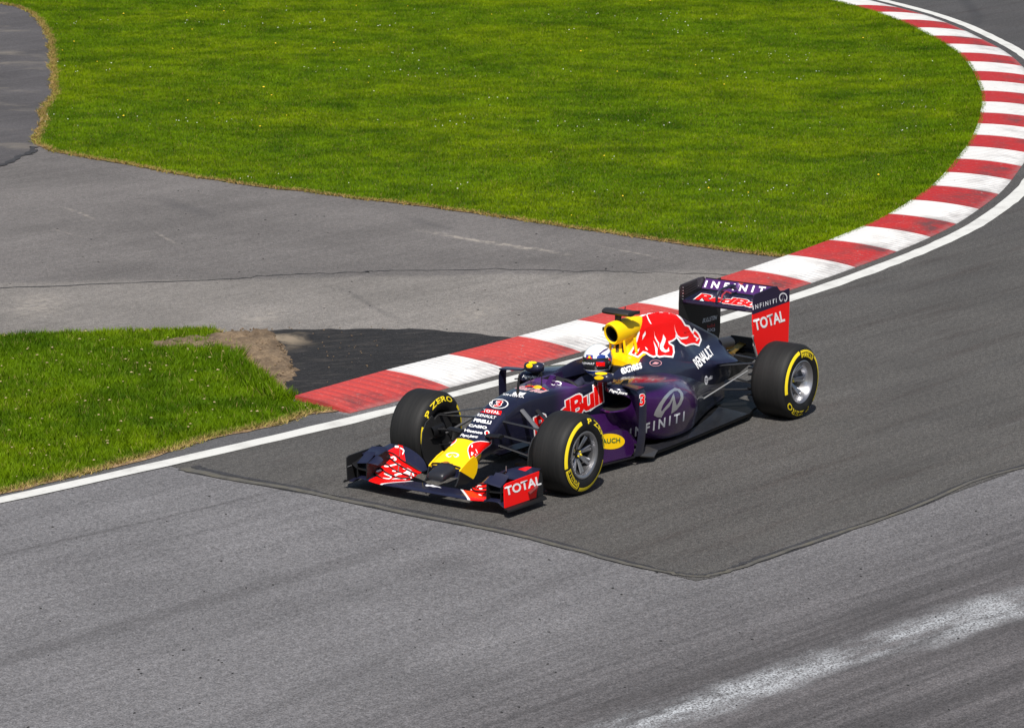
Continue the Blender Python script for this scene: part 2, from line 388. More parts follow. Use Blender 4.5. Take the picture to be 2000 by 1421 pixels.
def patch_far(n, col):
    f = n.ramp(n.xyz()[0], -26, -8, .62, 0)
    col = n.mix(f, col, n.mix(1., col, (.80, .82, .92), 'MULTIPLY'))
    m = line_mask(n, (-33.6, -13.4), (-31.2, -11.85), .02, .16, .1); m2 = line_mask(n, (-31.2, -11.85), (-30.2, -11.4), .02, .14, .1)
    col = n.mix(n.math('MULTIPLY', n.math('MAXIMUM', m, m2), .5), col, (.03, .03, .033))
    br = n.ramp(n.noise(1.4, 5, .68, n.mapped((.22, 2.6, 1), .02)), .50, .72, 0, .55)
    col = n.mix(br, col, n.mix(1., col, (.66, .58, .56), 'MULTIPLY'))
    lt = n.ramp(n.noise(1.1, 4, .6, n.mapped((.2, 1.6, 1), .1, (3, 7, 0))), .5, .75, 0, .5)
    col = n.mix(lt, col, n.mix(1., col, (1.14, 1.17, 1.22), 'MULTIPLY'))
    rub = n.ramp(n.noise(1.2, 4, .6, n.mapped((.12, 2.2, 1), .45)), .5, .75, 0, .35)
    return n.mix(n.math('MULTIPLY', rub, n.ramp(n.xyz()[0], -14, -6, 1, .2)), col, (.045, .044, .046))
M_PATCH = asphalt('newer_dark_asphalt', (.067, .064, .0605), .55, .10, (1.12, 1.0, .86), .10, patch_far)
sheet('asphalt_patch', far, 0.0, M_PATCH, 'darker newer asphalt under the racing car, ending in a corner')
# edge strip between verge and white line
strip('asphalt_edge', [(12.,-5.7),(8.5,-4.5),(4.2,-3.5),(2.75,-3.2),(1.03,-3.05),(-.17,-3.0),(-1.2,-2.9)], [(12.,-4.5),(6.,-3.2),(4.4,-2.95),(2.84,-2.74),(1.04,-2.49),(-.2,-2.36),(-1.25,-2.30)], -.0015, M_VERGE_STRIP, 'thin dark asphalt edge between the grass verge and white line')
# white track-edge line, along the kerb and on past it
front = [tuple(p+q*.13) for p, q in zip(KF[1:], KN[1:])]; front2 = [tuple(p+q*.31) for p, q in zip(KF[1:], KN[1:])]
A = [(12.,-4.66),(6.,-3.38),(4.4,-3.08),(2.84,-2.84),(1.04,-2.60),(-.2,-2.45),(-1.28,-2.34),(-1.9,-2.275)]+front[1:]
B = [(12.,-4.46),(6.,-3.22),(4.4,-2.93),(3.0,-2.70),(1.23,-2.45),(-.1,-2.28),(-1.04,-2.17),(-1.7,-2.13)]+front2[1:]
A = dense(np.array(A), 5); B = dense(np.array(B), 5)
A += RNG.normal(0, .004, A.shape); B += RNG.normal(0, .004, B.shape)
strip('track_edge_line', A, B, .004, M_WLINE, 'long white painted line along the inner edge of the track')
# filler along the patch border
PB = np.array([(1.20,-2.30),(1.24,-2.04),(1.26,-.97),(1.34,.09),(1.39,1.11),(1.60,2.18),(1.655,2.66),(1.64,2.86),(1.54,2.98),(1.32,3.03),(1.0,3.05),(.14,3.11),(-1.35,3.20),(-3.01,3.26),(-7,4.4),(-12,9)])
PB = dense(PB, 6); T_ = np.gradient(PB, axis=0); T_ /= np.linalg.norm(T_, axis=1)[:, None]; N_ = np.stack([T_[:, 1], -T_[:, 0]], 1)
fade = np.interp(np.arange(len(PB)), [0, 12, 40, len(PB)-30, len(PB)], [1.3, .8, .45, .5, .3])[:, None]
wob = RNG.normal(0, .009, (len(PB), 1))
strip('asphalt_seam', PB+N_*(.035*fade+wob), PB-N_*(.055*fade-wob), .004, M_SEAM, 'khaki filled seam along the border of the dark asphalt')
wob = RNG.normal(0, .008, (len(PB), 1))
strip('bitumen_band', PB-N_*(.055*fade-wob), PB-N_*(.13*fade+wob*1.5), .003, M_SEAMDARK, 'dark bitumen smear just inside the khaki asphalt seam')
strip('bitumen_edge', PB+N_*(.035*fade+.006+wob*.8), PB+N_*(.03*fade), .002, M_SEAMDARK, 'thin dark crack just outside the khaki asphalt seam')
# tarmac at the back of the kerb start
sheet('black_tarmac', [(-3.77,-5.25),(-3.93,-5.16),(-4.37,-4.62),(-4.68,-4.23),(-4.78,-4.00),(-4.88,-3.55),(-4.92,-3.24),(-4.95,-2.9),(-3.82,-2.9),(-2.97,-2.9),(-1.40,-2.95),(-1.46,-3.2),(-1.52,-3.40),(-2.10,-3.74),(-2.32,-3.81),(-2.96,-4.41),(-3.40,-4.83),(-3.68,-5.17)], .002, M_BLACK, 'fresh black asphalt wedge behind the first kerb blocks', None, 'structure', .045)
bm = bmesh.new()
E_OUT = [(-2.55,-5.80),(-2.95,-5.68),(-3.30,-5.54),(-3.60,-5.44),(-3.78,-5.26),(-3.72,-5.15),(-3.36,-4.77),(-2.92,-4.36),(-2.30,-3.78),(-2.12,-3.72),(-1.58,-3.42),(-1.45,-3.25),(-1.62,-3.36),(-1.95,-3.80),(-2.22,-4.16),(-2.62,-4.7),(-2.80,-5.0),(-2.70,-5.2),(-2.45,-5.5)]
xs = np.arange(-3.95, -1.3, .07); ys = np.arange(-6.1, -3.1, .07)
gx, gy = np.meshgrid(xs, ys, indexing='ij'); gx = gx+RNG.uniform(-.025, .025, gx.shape); gy = gy+RNG.uniform(-.025, .025, gy.shape)
ins = inside(gx.ravel(), gy.ravel(), E_OUT).reshape(gx.shape)
dist = segdist(gx.ravel(), gy.ravel(), E_OUT+[E_OUT[0]]).reshape(gx.shape)
gz = np.where(ins, np.minimum(dist*.18, .022)+RNG.uniform(-.014, .020, gx.shape)+.008, -.02+.0*gx)
v = [(gx[i, j], gy[i, j], gz[i, j]) for i in range(len(xs)) for j in range(len(ys))]; k = len(ys)
f = [(i*k+j, (i+1)*k+j, (i+1)*k+j+1, i*k+j+1) for i in range(len(xs)-1) for j in range(k-1) if ins[i, j] or ins[i+1, j] or ins[i, j+1] or ins[i+1, j+1]]
tag(mesh('bare_earth', v, f, M_EARTH, None, None, 60), 'crumbly bare brown earth between grass verge and black asphalt', None, None, 'structure')
# cracks across the run-off
def crack(pts, w, label):
    P = dense(np.array(pts), 10); P = P+RNG.normal(0, .025, P.shape)
    T = np.gradient(P, axis=0); T /= np.linalg.norm(T, axis=1)[:, None]; N = np.stack([T[:, 1], -T[:, 0]], 1)
    ww = w*RNG.uniform(.3, 1.3, (len(P), 1))
    strip('asphalt_crack', P+N*ww, P-N*ww, -.009 if pts[0][1] > -13 else -.004, M_SEAMDARK, label)
crack([(-2.4,-10.2),(-3.92,-8.82),(-5.52,-7.43),(-6.20,-7.02),(-6.83,-6.43),(-7.07,-6.27),(-7.94,-5.24),(-8.52,-4.33),(-9.10,-3.23)], .016, 'long thin dark crack running across the run-off to the kerb')
crack([(-9.7,-14.02),(-10.79,-14.49),(-11.30,-14.80)], .05, 'short dark joint where the access path meets the run-off')

# infield and verge: soil sheets with blades
top = [tuple(p) for p in (KB[8:]+KN[8:]*.045)]
top_soil = [tuple(p) for p in (KB[8:]-KN[8:]*.02)]
INFIELD = INF+top_soil+[(-46,-40),(-36,-42)]
VERGE = VER_T+VER_R+[(12,-16)]
sheet('infield_turf', INFIELD, -.006, M_SOIL, 'large mown infield lawn inside the bend', None, 'structure', .05, .15)
sheet('verge_turf', VERGE, .003, M_SOIL, 'small grass verge at the left of the kerb start', None, 'structure', .04, .12)

n = NT('straw_litter'); a = n.noise(30, 4, .75); b = n.noise(6, 4)
c = n.mix(n.ramp(a, .35, .65), (.10, .055, .028), (.40, .27, .13)); c = n.mix(n.ramp(b, .4, .65, 0, .6), c, (.13, .08, .045))
n.bump(a, .8, .02); n.set(Base_Color=c, Roughness=.95); M_STRAW = n.m
def litter(name, line, w0, w1, z, label):
    P = dense(np.array(line), 4); T = np.gradient(P, axis=0); T /= np.linalg.norm(T, axis=1)[:, None]+1e-9; N = np.stack([T[:, 1], -T[:, 0]], 1)
    a = w0*RNG.uniform(.4, 1.5, (len(P), 1)); b = w1*RNG.uniform(.5, 1.4, (len(P), 1))
    strip(name, P+N*a, P-N*b, z, M_STRAW, label)
litter('straw_edge', INF, .03, .05, -.003, 'strip of dry straw and litter along the near edge of the infield lawn')
litter('straw_edge', VER_R[6:], .04, .06, .005, 'strip of dry straw along the track side of the grass verge')

def grass_mat(name, lo, hi, dry):
    n = NT(name)
    at = n.node('ShaderNodeAttribute', attribute_name='tint'); sp = n.node('ShaderNodeSeparateColor'); n.put(sp.inputs[0], at.outputs['Color'])
    big = n.noise(.35, 3, .55); mid = n.noise(1.7, 4, .65)
    t = n.math('ADD', n.math('MULTIPLY', sp.outputs[0], .58), n.math('MULTIPLY', n.ramp(mid, .34, .66), .42))
    c = n.mix(t, lo, hi)
    c = n.mix(n.ramp(big, .40, .62, 0, 1.), c, n.mix(1.0, c, (1.42, 1.20, .8), 'MULTIPLY'))
    c = n.mix(n.ramp(n.noise(.6, 5, .62, n.mapped((1, 1.3, 1), .6)), .44, .70, 0, .85), c, n.mix(1.0, c, (.50, .62, .5), 'MULTIPLY'))
    c = n.mix(n.ramp(n.noise(5.5, 3, .6), .45, .72, 0, .6), c, n.mix(1.0, c, (.62, .72, .6), 'MULTIPLY'))
    c = n.mix(sp.outputs[1], c, dry)
    n.set(Base_Color=c, Roughness=.6); n.b.inputs['Specular IOR Level'].default_value = .08
    tr = n.node('ShaderNodeBsdfTranslucent'); n.put(tr.inputs[0], c)
    ms = n.node('ShaderNodeMixShader'); ms.inputs[0].default_value = .22
    n.t.links.new(n.b.outputs[0], ms.inputs[1]); n.t.links.new(tr.outputs[0], ms.inputs[2]); n.t.links.new(ms.outputs[0], n.out.inputs[0])
    return n.m
M_GRASS = grass_mat('lawn_blades', (.028, .078, .001), (.178, .292, .002), (.34, .22, .085))
M_VGRASS = grass_mat('verge_blades', (.022, .070, .0015), (.165, .275, .003), (.40, .29, .11))

def blades(name, poly, edge, box, dens, h, w, lean, mat, label, bald=None, zb=.006, dry_w=.10, tuft=.5, bank=None):
    x0, x1, y0, y1 = box; N = int((x1-x0)*(y1-y0)*dens)
    px = RNG.uniform(x0, x1, N); py = RNG.uniform(y0, y1, N)
    k = inside(px, py, poly); px, py = px[k], py[k]
    if bald is not None:
        k = ~bald(px, py); px, py = px[k], py[k]
    # only what the photo's surroundings can show
    N = len(px)
    d = segdist(px, py, edge)
    dry = np.clip(1-d/(dry_w*RNG.uniform(.4, 1.6, N)), 0, 1)*RNG.uniform(.3, 1, N)
    # stray straw
    dry = np.maximum(dry, (RNG.random(N) < .035)*RNG.uniform(.2, .8, N))
    clump = (np.sin(px*7.1+1.3*np.sin(py*5.3))*np.sin(py*8.3+1.7*np.sin(px*4.1))+np.sin(px*17+py*11)*np.sin(py*19-px*7))*.5
    hh = h*RNG.uniform(.55, 1.25, N)*(1+tuft*.5*clump)*np.where(d < .12, .75, 1)
    ang = RNG.uniform(0, 2*np.pi, N); la = RNG.uniform(0, 2*np.pi, N); ll = lean*hh*RNG.uniform(.2, 1.2, N)
    ww = w*RNG.uniform(.7, 1.4, N)*.5
    zb = zb+(bank(px, py) if bank is not None else 0)
    V = np.zeros((N, 3, 3), np.float32)
    V[:, 0, 0] = px-np.cos(ang)*ww; V[:, 0, 1] = py-np.sin(ang)*ww; V[:, 0, 2] = zb-.004
    V[:, 1, 0] = px+np.cos(ang)*ww; V[:, 1, 1] = py+np.sin(ang)*ww; V[:, 1, 2] = zb-.004
    V[:, 2, 0] = px+np.cos(la)*ll; V[:, 2, 1] = py+np.sin(la)*ll; V[:, 2, 2] = zb+hh
    me = bpy.data.meshes.new(name)
    me.vertices.add(3*N); me.vertices.foreach_set('co', V.ravel())
    me.loops.add(3*N); me.loops.foreach_set('vertex_index', np.arange(3*N, dtype=np.int32))
    me.polygons.add(N); me.polygons.foreach_set('loop_start', np.arange(0, 3*N, 3, dtype=np.int32))
    at = me.color_attributes.new('tint', 'FLOAT_COLOR', 'POINT')
    C = np.zeros((N, 3, 4), np.float32); tint = np.clip(RNG.beta(2.2, 2.2, N)*.62+.22+.16*clump, 0, 1)
    C[:, :, 0] = tint[:, None]; C[:, :, 1] = dry[:, None]; C[:, :, 3] = 1
    at.data.foreach_set('color', C.ravel())
    me.update(); me.materials.append(mat)
    o = bpy.data.objects.new(name, me); COL.objects.link(o)
    print(name, N, 'blades')
    return tag(o, label, 'grass', None, 'stuff')

def clip_frame(poly, far):
    return poly
def kerb_bank(px, py):
    d = segdist(px, py, [tuple(p) for p in KB[9:36]])
    return .066*np.clip(1-d/1.1, 0, 1)**1.4
bk = [(dense(KB[9:34]-KN[9:34]*w_, 3), z_) for w_, z_ in ((-.02, .055), (.25, .037), (.6, .012), (1.15, -.0055))]
vv = [(p[0], p[1], z_) for P_, z_ in bk for p in P_]; kk = len(bk[0][0])
tag(mesh('turf_bank', vv, [(j*kk+i, j*kk+i+1, (j+1)*kk+i+1, (j+1)*kk+i) for j in range(3) for i in range(kk-1)], M_SOIL), 'low bank of turf rising to the back edge of the kerb', None, None, 'structure')
in_frame = [(-10.0,-2.9),(-9.6,-13.2),(-11,-15.6),(-24.5,-28.2),(-33.8,-17.0),(-30.2,-12.4),(-21,-5.6)]
INB = INF+top[:26]+[(-33.4,-17.5),(-25.0,-28.0)]
blades('lawn_grass', INB, INF, (-34, -10, -28.2, -3), 6200, .030, .0095, .9, M_GRASS, 'short mown bright green infield grass inside the red and white kerb', None, -.006, .05, .5, kerb_bank)
def bald(px, py):
    e = np.array([(-2.60,-6.02),(-2.95,-5.86),(-3.30,-5.62),(-3.05,-5.2),(-2.85,-4.95),(-2.45,-4.4),(-2.0,-3.85),(-1.60,-3.40),(-1.95,-3.9),(-2.30,-4.25),(-2.50,-4.6),(-2.60,-5.0),(-2.40,-5.15),(-2.25,-5.45)])
    k = inside(px, py, [tuple(p) for p in E_OUT])
    ed = segdist(px, py, E_OUT+[E_OUT[0]])
    cl = np.sin(px*13+2*np.sin(py*9))*np.sin(py*15+px*4)
    return k & (RNG.random(len(px)) < np.clip(np.where(cl > .25, .62, .97)-np.where(px > -2.95, .2, 0)-.45*np.clip(1-ed/.13, 0, 1)*(px > -3.4), 0, 1))
blades('verge_grass', VERGE, [VER_T[-1]]+VER_R, (-3.6, 6.5, -10.2, -2.6), 7000, .052, .0105, .9, M_VGRASS, 'taller rough grass on the left verge beside the white line', bald, .006, .06, .9)
blades('grass_tufts', [(-2.75,-4.75),(-2.45,-4.55),(-2.15,-4.15),(-1.9,-3.85),(-1.62,-3.5),(-1.5,-3.3),(-1.45,-3.05),(-1.2,-3.2),(-1.5,-3.75),(-1.9,-4.2),(-2.3,-4.75)], [(0,0),(.1,0)], (-2.8, -1.1, -4.9, -3.0), 5200, .10, .013, .8, M_VGRASS, 'thick dark green tufts at the corner of the left verge', None, .006, .01, 1.1)
def sprinkle(name, N, poly, box, z, r, mat, label, cat, flat=1.0, cluster=None):
    px = RNG.uniform(box[0], box[1], N); py = RNG.uniform(box[2], box[3], N); k = inside(px, py, poly); px, py = px[k], py[k]
    if cluster: k = cluster(px, py); px, py = px[k], py[k]
    V = []; F = []
    for x, y in zip(px, py):
        s = r*random.uniform(.6, 1.3); a = random.uniform(0, 3.14); i = len(V)
        c, q = math.cos(a)*s, math.sin(a)*s; e = random.uniform(.4, 1)
        V += [(x+c, y+q, z), (x-q*e, y+c*e, z), (x-c, y-q, z), (x+q*e, y-c*e, z), (x, y, z+s*flat), (x, y, z-s*flat)]
        F += [(i, i+1, i+4), (i+1, i+2, i+4), (i+2, i+3, i+4), (i+3, i, i+4), (i+1, i, i+5), (i+2, i+1, i+5), (i+3, i+2, i+5), (i, i+3, i+5)]
    return tag(mesh(name, V, F, mat, None, None, 0), label, cat, None, 'stuff')
pat = lambda px, py: (np.sin(px*.9+1)*np.sin(py*.7)+np.sin(px*2.1+py*1.3)*.6+RNG.normal(0, .35, len(px))) > .75
sprinkle('daisies', 4200, INB, (-34, -10, -28, -3), .045, .009, plain('daisy_petals', (.8, .8, .75), .8), 'tiny white daisies scattered through the infield lawn', 'flowers', .6, pat)
sprinkle('dandelions', 70, INB, (-34, -10, -28, -3), .05, .016, plain('dandelion_petals', (.8, .55, .02), .8), 'few tiny yellow dandelions in the infield lawn', 'flowers', .6)
sprinkle('dead_leaves', 260, VERGE, (-3, 4, -7, -2.6), .05, .015, plain('dead_leaf', (.40, .30, .17), .9), 'small pale dead leaves lying in the verge grass', 'leaves', .4)
RB = plain('rubber_crumb', (.012, .012, .013), .8)
sprinkle('rubber_marbles', 420, [(9,-3),(1.6,-2),(1.7,3.1),(-3,3.4),(-8,6),(6,9)], (-8, 9, -3, 9), .0, .012, RB, 'small dark crumbs of tyre rubber scattered over the foreground track', 'debris', .35)
sprinkle('runoff_crumbs', 90, [(-10,-3.2),(-10.4,-13),(-4,-9),(-5,-3.2)], (-10.4, -4, -13, -3.2), -.01, .014, RB, 'dark crumbs scattered over the pale run-off asphalt', 'debris', .35)

# straw and blades spilling over the edges of the turf
def fringe(name, line, zb, dens, mat, label):
    P = dense(np.array(line), 6); seg = np.diff(P, axis=0); L = np.linalg.norm(seg, axis=1); N = int(L.sum()*dens)
    k = RNG.choice(len(seg), N, p=L/L.sum()); t = RNG.random((N, 1)); p = P[k]+seg[k]*t
    nn = np.stack([seg[k][:, 1], -seg[k][:, 0]], 1)/L[k][:, None]
    cl = np.sin(p[:, :1]*5+2*np.sin(p[:, 1:]*4))*np.sin(p[:, 1:]*6.3)
    p = p+nn*(RNG.normal(0, .028, (N, 1))+.035*cl)
    V = np.zeros((N, 3, 3)); a = RNG.uniform(0, 6.28, N); w = RNG.uniform(.004, .008, N); h = RNG.uniform(.01, .045, N); b = RNG.uniform(0, 6.28, N); l = RNG.uniform(.02, .07, N)
    V[:, 0] = np.c_[p[:, 0]-np.cos(a)*w, p[:, 1]-np.sin(a)*w, np.full(N, zb)]; V[:, 1] = np.c_[p[:, 0]+np.cos(a)*w, p[:, 1]+np.sin(a)*w, np.full(N, zb)]
    V[:, 2] = np.c_[p[:, 0]+np.cos(b)*l, p[:, 1]+np.sin(b)*l, zb+h]
    o = mesh(name, V.reshape(-1, 3), np.arange(3*N).reshape(-1, 3).tolist(), mat, None, None, 0)
    at = o.data.color_attributes.new('tint', 'FLOAT_COLOR', 'POINT'); C = np.zeros((N, 3, 4), np.float32); C[:, :, 0] = RNG.random(N)[:, None]; C[:, :, 1] = np.clip(RNG.normal(.75, .3, N), 0, 1)[:, None]; C[:, :, 3] = 1
    at.data.foreach_set('color', C.ravel())
    return tag(o, label, 'grass', None, 'stuff')
fringe('straw_blades', INF, -.008, 520, M_GRASS, 'dry straw blades spilling over the asphalt side of the infield lawn')
fringe('straw_blades', VER_T[1:]+VER_R[:3], -.006, 350, M_VGRASS, 'dry blades spilling over the far side of the grass verge')
fringe('straw_blades', VER_R[6:], .0, 520, M_VGRASS, 'dry blades spilling over the asphalt strip beside the white line')
sprinkle('earth_clods', 900, E_OUT, (-3.9, -1.4, -6, -3.1), .03, .014, M_EARTH, 'small crumbs and clods of earth on the bare ground', 'clods', .7)
sprinkle('earth_crumbs', 260, [(-4.2,-5.5),(-3.2,-4.2),(-2.2,-3.4),(-1.5,-3.1),(-2.4,-3.1),(-4.6,-4.4)], (-4.7, -1.4, -5.6, -3.0), .006, .010, M_EARTH, 'earth crumbs scattered over the black tarmac wedge', 'crumbs', .6)
# kerb: concrete bed with painted, ridged blocks
kb = MB()
rows = []
P0 = dense(KB-KN*.02, 3); P1 = dense(KF+KN*.012, 3)
rows = [[(a[0], a[1], -.03), (a[0], a[1], .03), (b[0], b[1], -.0005), (b[0], b[1], -.03)] for a, b in zip(P0, P1)]
kb.grid(rows, 0, True, True)
kerb = kb.build('kerb', M_CONC, None, 0)
tag(kerb, 'curved raised kerb of alternating red and white blocks', 'kerb', None, 'structure')
def kerb_block(i):
    nt = 9; per = 11 if i < 12 else 9
    us = sorted({0., 1.}|{(k+q)/per for k in range(per) for q in (0., .62, .74, .88)})
    if i == 0: us = [u for u in us]
    rows = []
    for u in us:
        q = (u*per) % 1; gr = .013 if .70 < q < .80 else (.010 if .80 <= q < .95 else 0)
        if u > .999: gr = 0
        b = cr(KB, i+u); fr = cr(KF, i+u); row = []
        bow = .05*math.sin(math.pi*u)*0
        for t in np.linspace(0, 1, nt):
            p = fr+(b-fr)*t
            z = .004+.068*math.sin(min(1, t*1.06)*math.pi/2)**.85
            g = gr*min(1, max(0, (t-.06)/.1))*min(1, max(0, (.97-t)/.1))
            row.append((p[0], p[1], z-g))
        row = [(row[0][0], row[0][1], -.02)]+row+[(row[-1][0], row[-1][1], -.02)]
        rows.append(row)
    m = MB().grid(rows, 0, False, True)
    acr = [t for _ in us for t in ([0.]+list(np.linspace(0, 1, nt))+[1.])]
    o = m.build('kerb_block', M_KRED if i % 2 == 0 else M_KWHITE, kerb, 45)
    at = o.data.color_attributes.new('across', 'FLOAT_COLOR', 'POINT'); at.data.foreach_set('color', np.repeat(np.array(acr, np.float32), 4))
    return o
for i in range(len(KB)-2): kerb_block(i)
# ------------------------------------------------------------------ the racing car
NAVY = paint('navy_paint', (.0105, .0115, .032), .36, .1, .45, .08)
BLACK = plain('black_carbon', (.008, .008, .009), .45, 0, .1, .3)
MATT = plain('matt_black', (.008, .008, .009), .65)
HOLE = plain('dark_inside', (.003, .003, .003), .8)
PURPLE = paint('purple_paint', (.055, .010, .105), .30, .45, .9, .04)
YELLOW = plain('yellow_paint', (.92, .575, .002), .5, 0, .08, .25)
RED = plain('red_paint', (.82, .004, .003), .5, 0, .0, .22)
WHITE = plain('white_print', (.86, .86, .86), .45, 0, .3)
PALE = plain('pale_print', (.72, .72, .76), .45, 0, .3)
CHROME = plain('silver_print', (.62, .62, .64), .28, .8)
PINK = plain('pink_print', (.62, .30, .33), .5)
GREEN = plain('green_print', (.01, .12, .03), .5)
BLUE = plain('blue_paint', (.012, .035, .22), .3, 0, .8)
RUBBER = None
n = NT('tyre_rubber'); a = n.noise(14, 3, .6); b = n.noise(150, 2)
n.set(Base_Color=n.mix(n.ramp(a, .35, .7), (.005, .005, .0055), (.010, .010, .010)), Roughness=.62); n.b.inputs['Specular IOR Level'].default_value = .3; n.bump(b, .2, .002); RUBBER = n.m
n = NT('tyre_tread'); a = n.noise(3, 4, .6, n.mapped((1, 22, 1))); b = n.noise(150, 2)
n.set(Base_Color=n.mix(n.ramp(a, .3, .7), (.006, .006, .0062), (.012, .0118, .0116)), Roughness=.66); n.b.inputs['Specular IOR Level'].default_value = .35; n.bump(b, .35, .003); TREAD = n.m
TYELLOW = plain('tyre_yellow_print', (.78, .60, .01), .6)
ALLOY = plain('grey_alloy', (.36, .36, .38), .30, .85)
ALLOYD = plain('dark_alloy', (.17, .17, .18), .35, .85)
STEEL = plain('exhaust_metal', (.11, .105, .11), .42, .8)
GOLD = plain('gold_foil', (.62, .36, .06), .35, .9)
GREY = plain('grey_metal', (.25, .25, .26), .4, .6)

car = empty('racing_car', (0, 0, 0))
tag(car, 'dark blue and purple open-wheel racing car with yellow nose and red animal emblem', 'racing car')

# ---- painted bodywork materials that change colour by place on the car
def region(name, base, zones, rough=.36, metal=.15, coat=.5, dusty=.04):
    """zones: list of (mask builder, colour)"""
    n = NT(name); c = base; d = n.noise(9, 4, .65)
    for fn, col in zones: c = n.mix(fn(n), c, col)
    c = n.mix(n.ramp(d, .5, .85, 0, dusty), c, (.25, .23, .21))
    n.b.inputs['Specular IOR Level'].default_value = .35
    n.set(Base_Color=c, Roughness=n.ramp(n.noise(400, 1), .3, .7, rough-.05, rough+.08), Metallic=metal, Coat_Weight=coat,
          Coat_Roughness=n.ramp(d, .35, .75, .05, .13))
    return n.m
NV = (.0105, .0115, .030); YL = (.92, .575, .002); PU = (.047, .0085, .090)
def nose_yellow(n):
    x, y, z = n.xyz()
    e = n.math('ADD', x, n.math('MULTIPLY', y, -.10))
    return n.math('MULTIPLY', n.math('GREATER_THAN', e, .400), n.math('GREATER_THAN', z, n.math('MULTIPLY_ADD', n.math('SUBTRACT', x, .60), 0.9, .150)))
NOSEM = region('nose_paint', NV, [(nose_yellow, YL)], .36, .05)
def cover_yellow(n):
    x, y, z = n.xyz()
    return n.math('MULTIPLY', n.math('GREATER_THAN', x, -2.36), n.math('GREATER_THAN', z, n.math('MULTIPLY_ADD', n.math('ADD', x, 1.7), -.09, .700)))
COVERM = region('engine_cover_paint', NV, [(cover_yellow, YL)], .34, .05)
def pod_purple(n):
    x, y, z = n.xyz()
    m = n.ramp(x, -2.38, -2.05, 0, 1)
    up = n.ramp(n.math('ADD', z, n.math('MULTIPLY', n.math('ADD', x, 1.6), .02)), .575, .612, 1, 0)
    return n.math('MULTIPLY', n.math('MULTIPLY', m, up), n.ramp(z, .085, .20, .25, 1))
PODM = region('sidepod_paint', NV, [(pod_purple, PU)], .24, .4, .6)
def cockpit_purple(n):
    x, y, z = n.xyz()
    return n.math('MULTIPLY', n.ramp(x, -.52, -.80, 0, 1), n.math('MULTIPLY', n.ramp(x, -1.60, -1.5), n.ramp(n.math('ABSOLUTE', y), .255, .215, 0, 1)))
CHASM = region('chassis_paint', NV, [(cockpit_purple, (.075, .022, .13))], .36, .2)

# ---- nose and survival cell: one loft, split at the joint
X_ = [.705, .66, .55, .40, .20, .05, -.10, -.25, -.45, -.65, -.80, -.86, -.93, -1.05, -1.25, -1.45, -1.62, -1.70, -1.78]
ZT = [.268, .290, .338, .412, .525, .600, .648, .668, .678, .676, .668, .664, .66, .66, .662, .660, .655, .648, .64]
ZC = [.248, .270, .315, .385, .490, .567, .618, .642, .655, .660, .660, .659, .655, .650, .652, .648, .645, .640, .63]
WC = [.150, .150, .146, .138, .132, .130, .133, .145, .175, .208, .235, .245, .255, .272, .288, .295, .297, .297, .295]
ZB = [.165, .170, .190, .230, .270, .285, .290, .285, .250, .200, .160, .15, .14, .12, .10, .08, .07, .07, .07]
WB = [.125, .122, .118, .112, .112, .115, .125, .135, .150, .175, .195, .20, .21, .23, .26, .28, .29, .29, .29]
DIP = [0]*11+[.0, 1, 1, 1, 1, 1, .0, 0]
def tub(x, zt, zc, w, zb, wb, dip):
    h = [(x, 0, zt), (x, .45*w, zt-.10*(zt-zc)), (x, .80*w, zt-.42*(zt-zc)), (x, .93*w, zt-.75*(zt-zc)), (x, w, zc-.012),
         (x, w*1.02, zc-.22*(zc-zb)), (x, w*.55+wb*.47, zc-.62*(zc-zb)), (x, wb, zb+.03), (x, wb*.8, zb+.004), (x, 0, zb)]
    if dip:
        fl = .34
        h[0] = (x, 0, fl); h[1] = (x, .55*w, fl+.02); h[2] = (x, .80*w, zc-.14); h[3] = (x, .84*w, zc+.0)
    return mirror_half(h)
secs = [tub(*a) for a in zip(X_, ZT, ZC, WC, ZB, WB, DIP)]
secs = [s+[s[0]] for s in secs]
def body(name, secs, mat, sub=4, around=2, parent=car, cap=True, mats=None, sm=40):
    rows = loft(secs, sub, around)
    m = MB(); m.grid([r[:-1] for r in rows], 0, True, cap)
    return m.build(name, mats or mat, parent, sm)
k = 5
nose = body('nose_cone', secs[:k+1], NOSEM)
tubo = body('survival_cell', secs[k:], None, 4, 2, car, True, [CHASM, HOLE], 40)
me = tubo.data
for p in me.polygons:
    c = p.center
    if -1.69 < c.x < -.87 and abs(c.y) < .25 and c.z < .625 and (p.normal.z > .3 or abs(c.y) < .235) and c.z > .33: p.material_index = 1
# panel line ring at the joint
jr = np.array(loft(secs[k-1:k+2], 4, 2)[4])[:-1]
c0 = jr.mean(0); m = MB()
m.grid([[(p[0]-.003, c0[1]+(p[1]-c0[1])*1.004, c0[2]+(p[2]-c0[2])*1.004) for p in jr], [(p[0]+.003, c0[1]+(p[1]-c0[1])*1.004, c0[2]+(p[2]-c0[2])*1.004) for p in jr]], 0, True)
m.build('panel_joint', MATT, nose)
# thumb under the nose lip
th = []
for x, y, zc_, rz in ((.56, .100, .262, .06), (.64, .100, .240, .055), (.70, .094, .225, .048), (.76, .088, .212, .044), (.81, .084, .200, .042), (.845, .080, .190, .038), (.862, .070, .185, .028), (.868, .045, .183, .014)):
    th.append([(x, y*math.copysign(abs(math.cos(t))**.55, math.cos(t)), zc_+rz*math.copysign(abs(math.sin(t))**.6, math.sin(t))) for t in np.linspace(0, 2*math.pi, 17)])
rows = loft(th, 3, 1); m = MB(); m.grid([r[:-1] for r in rows], 0, True, True)
m.build('nose_tip', plain('nose_tip_grey', (.015, .015, .019), .4, 0, .3), nose, 50)
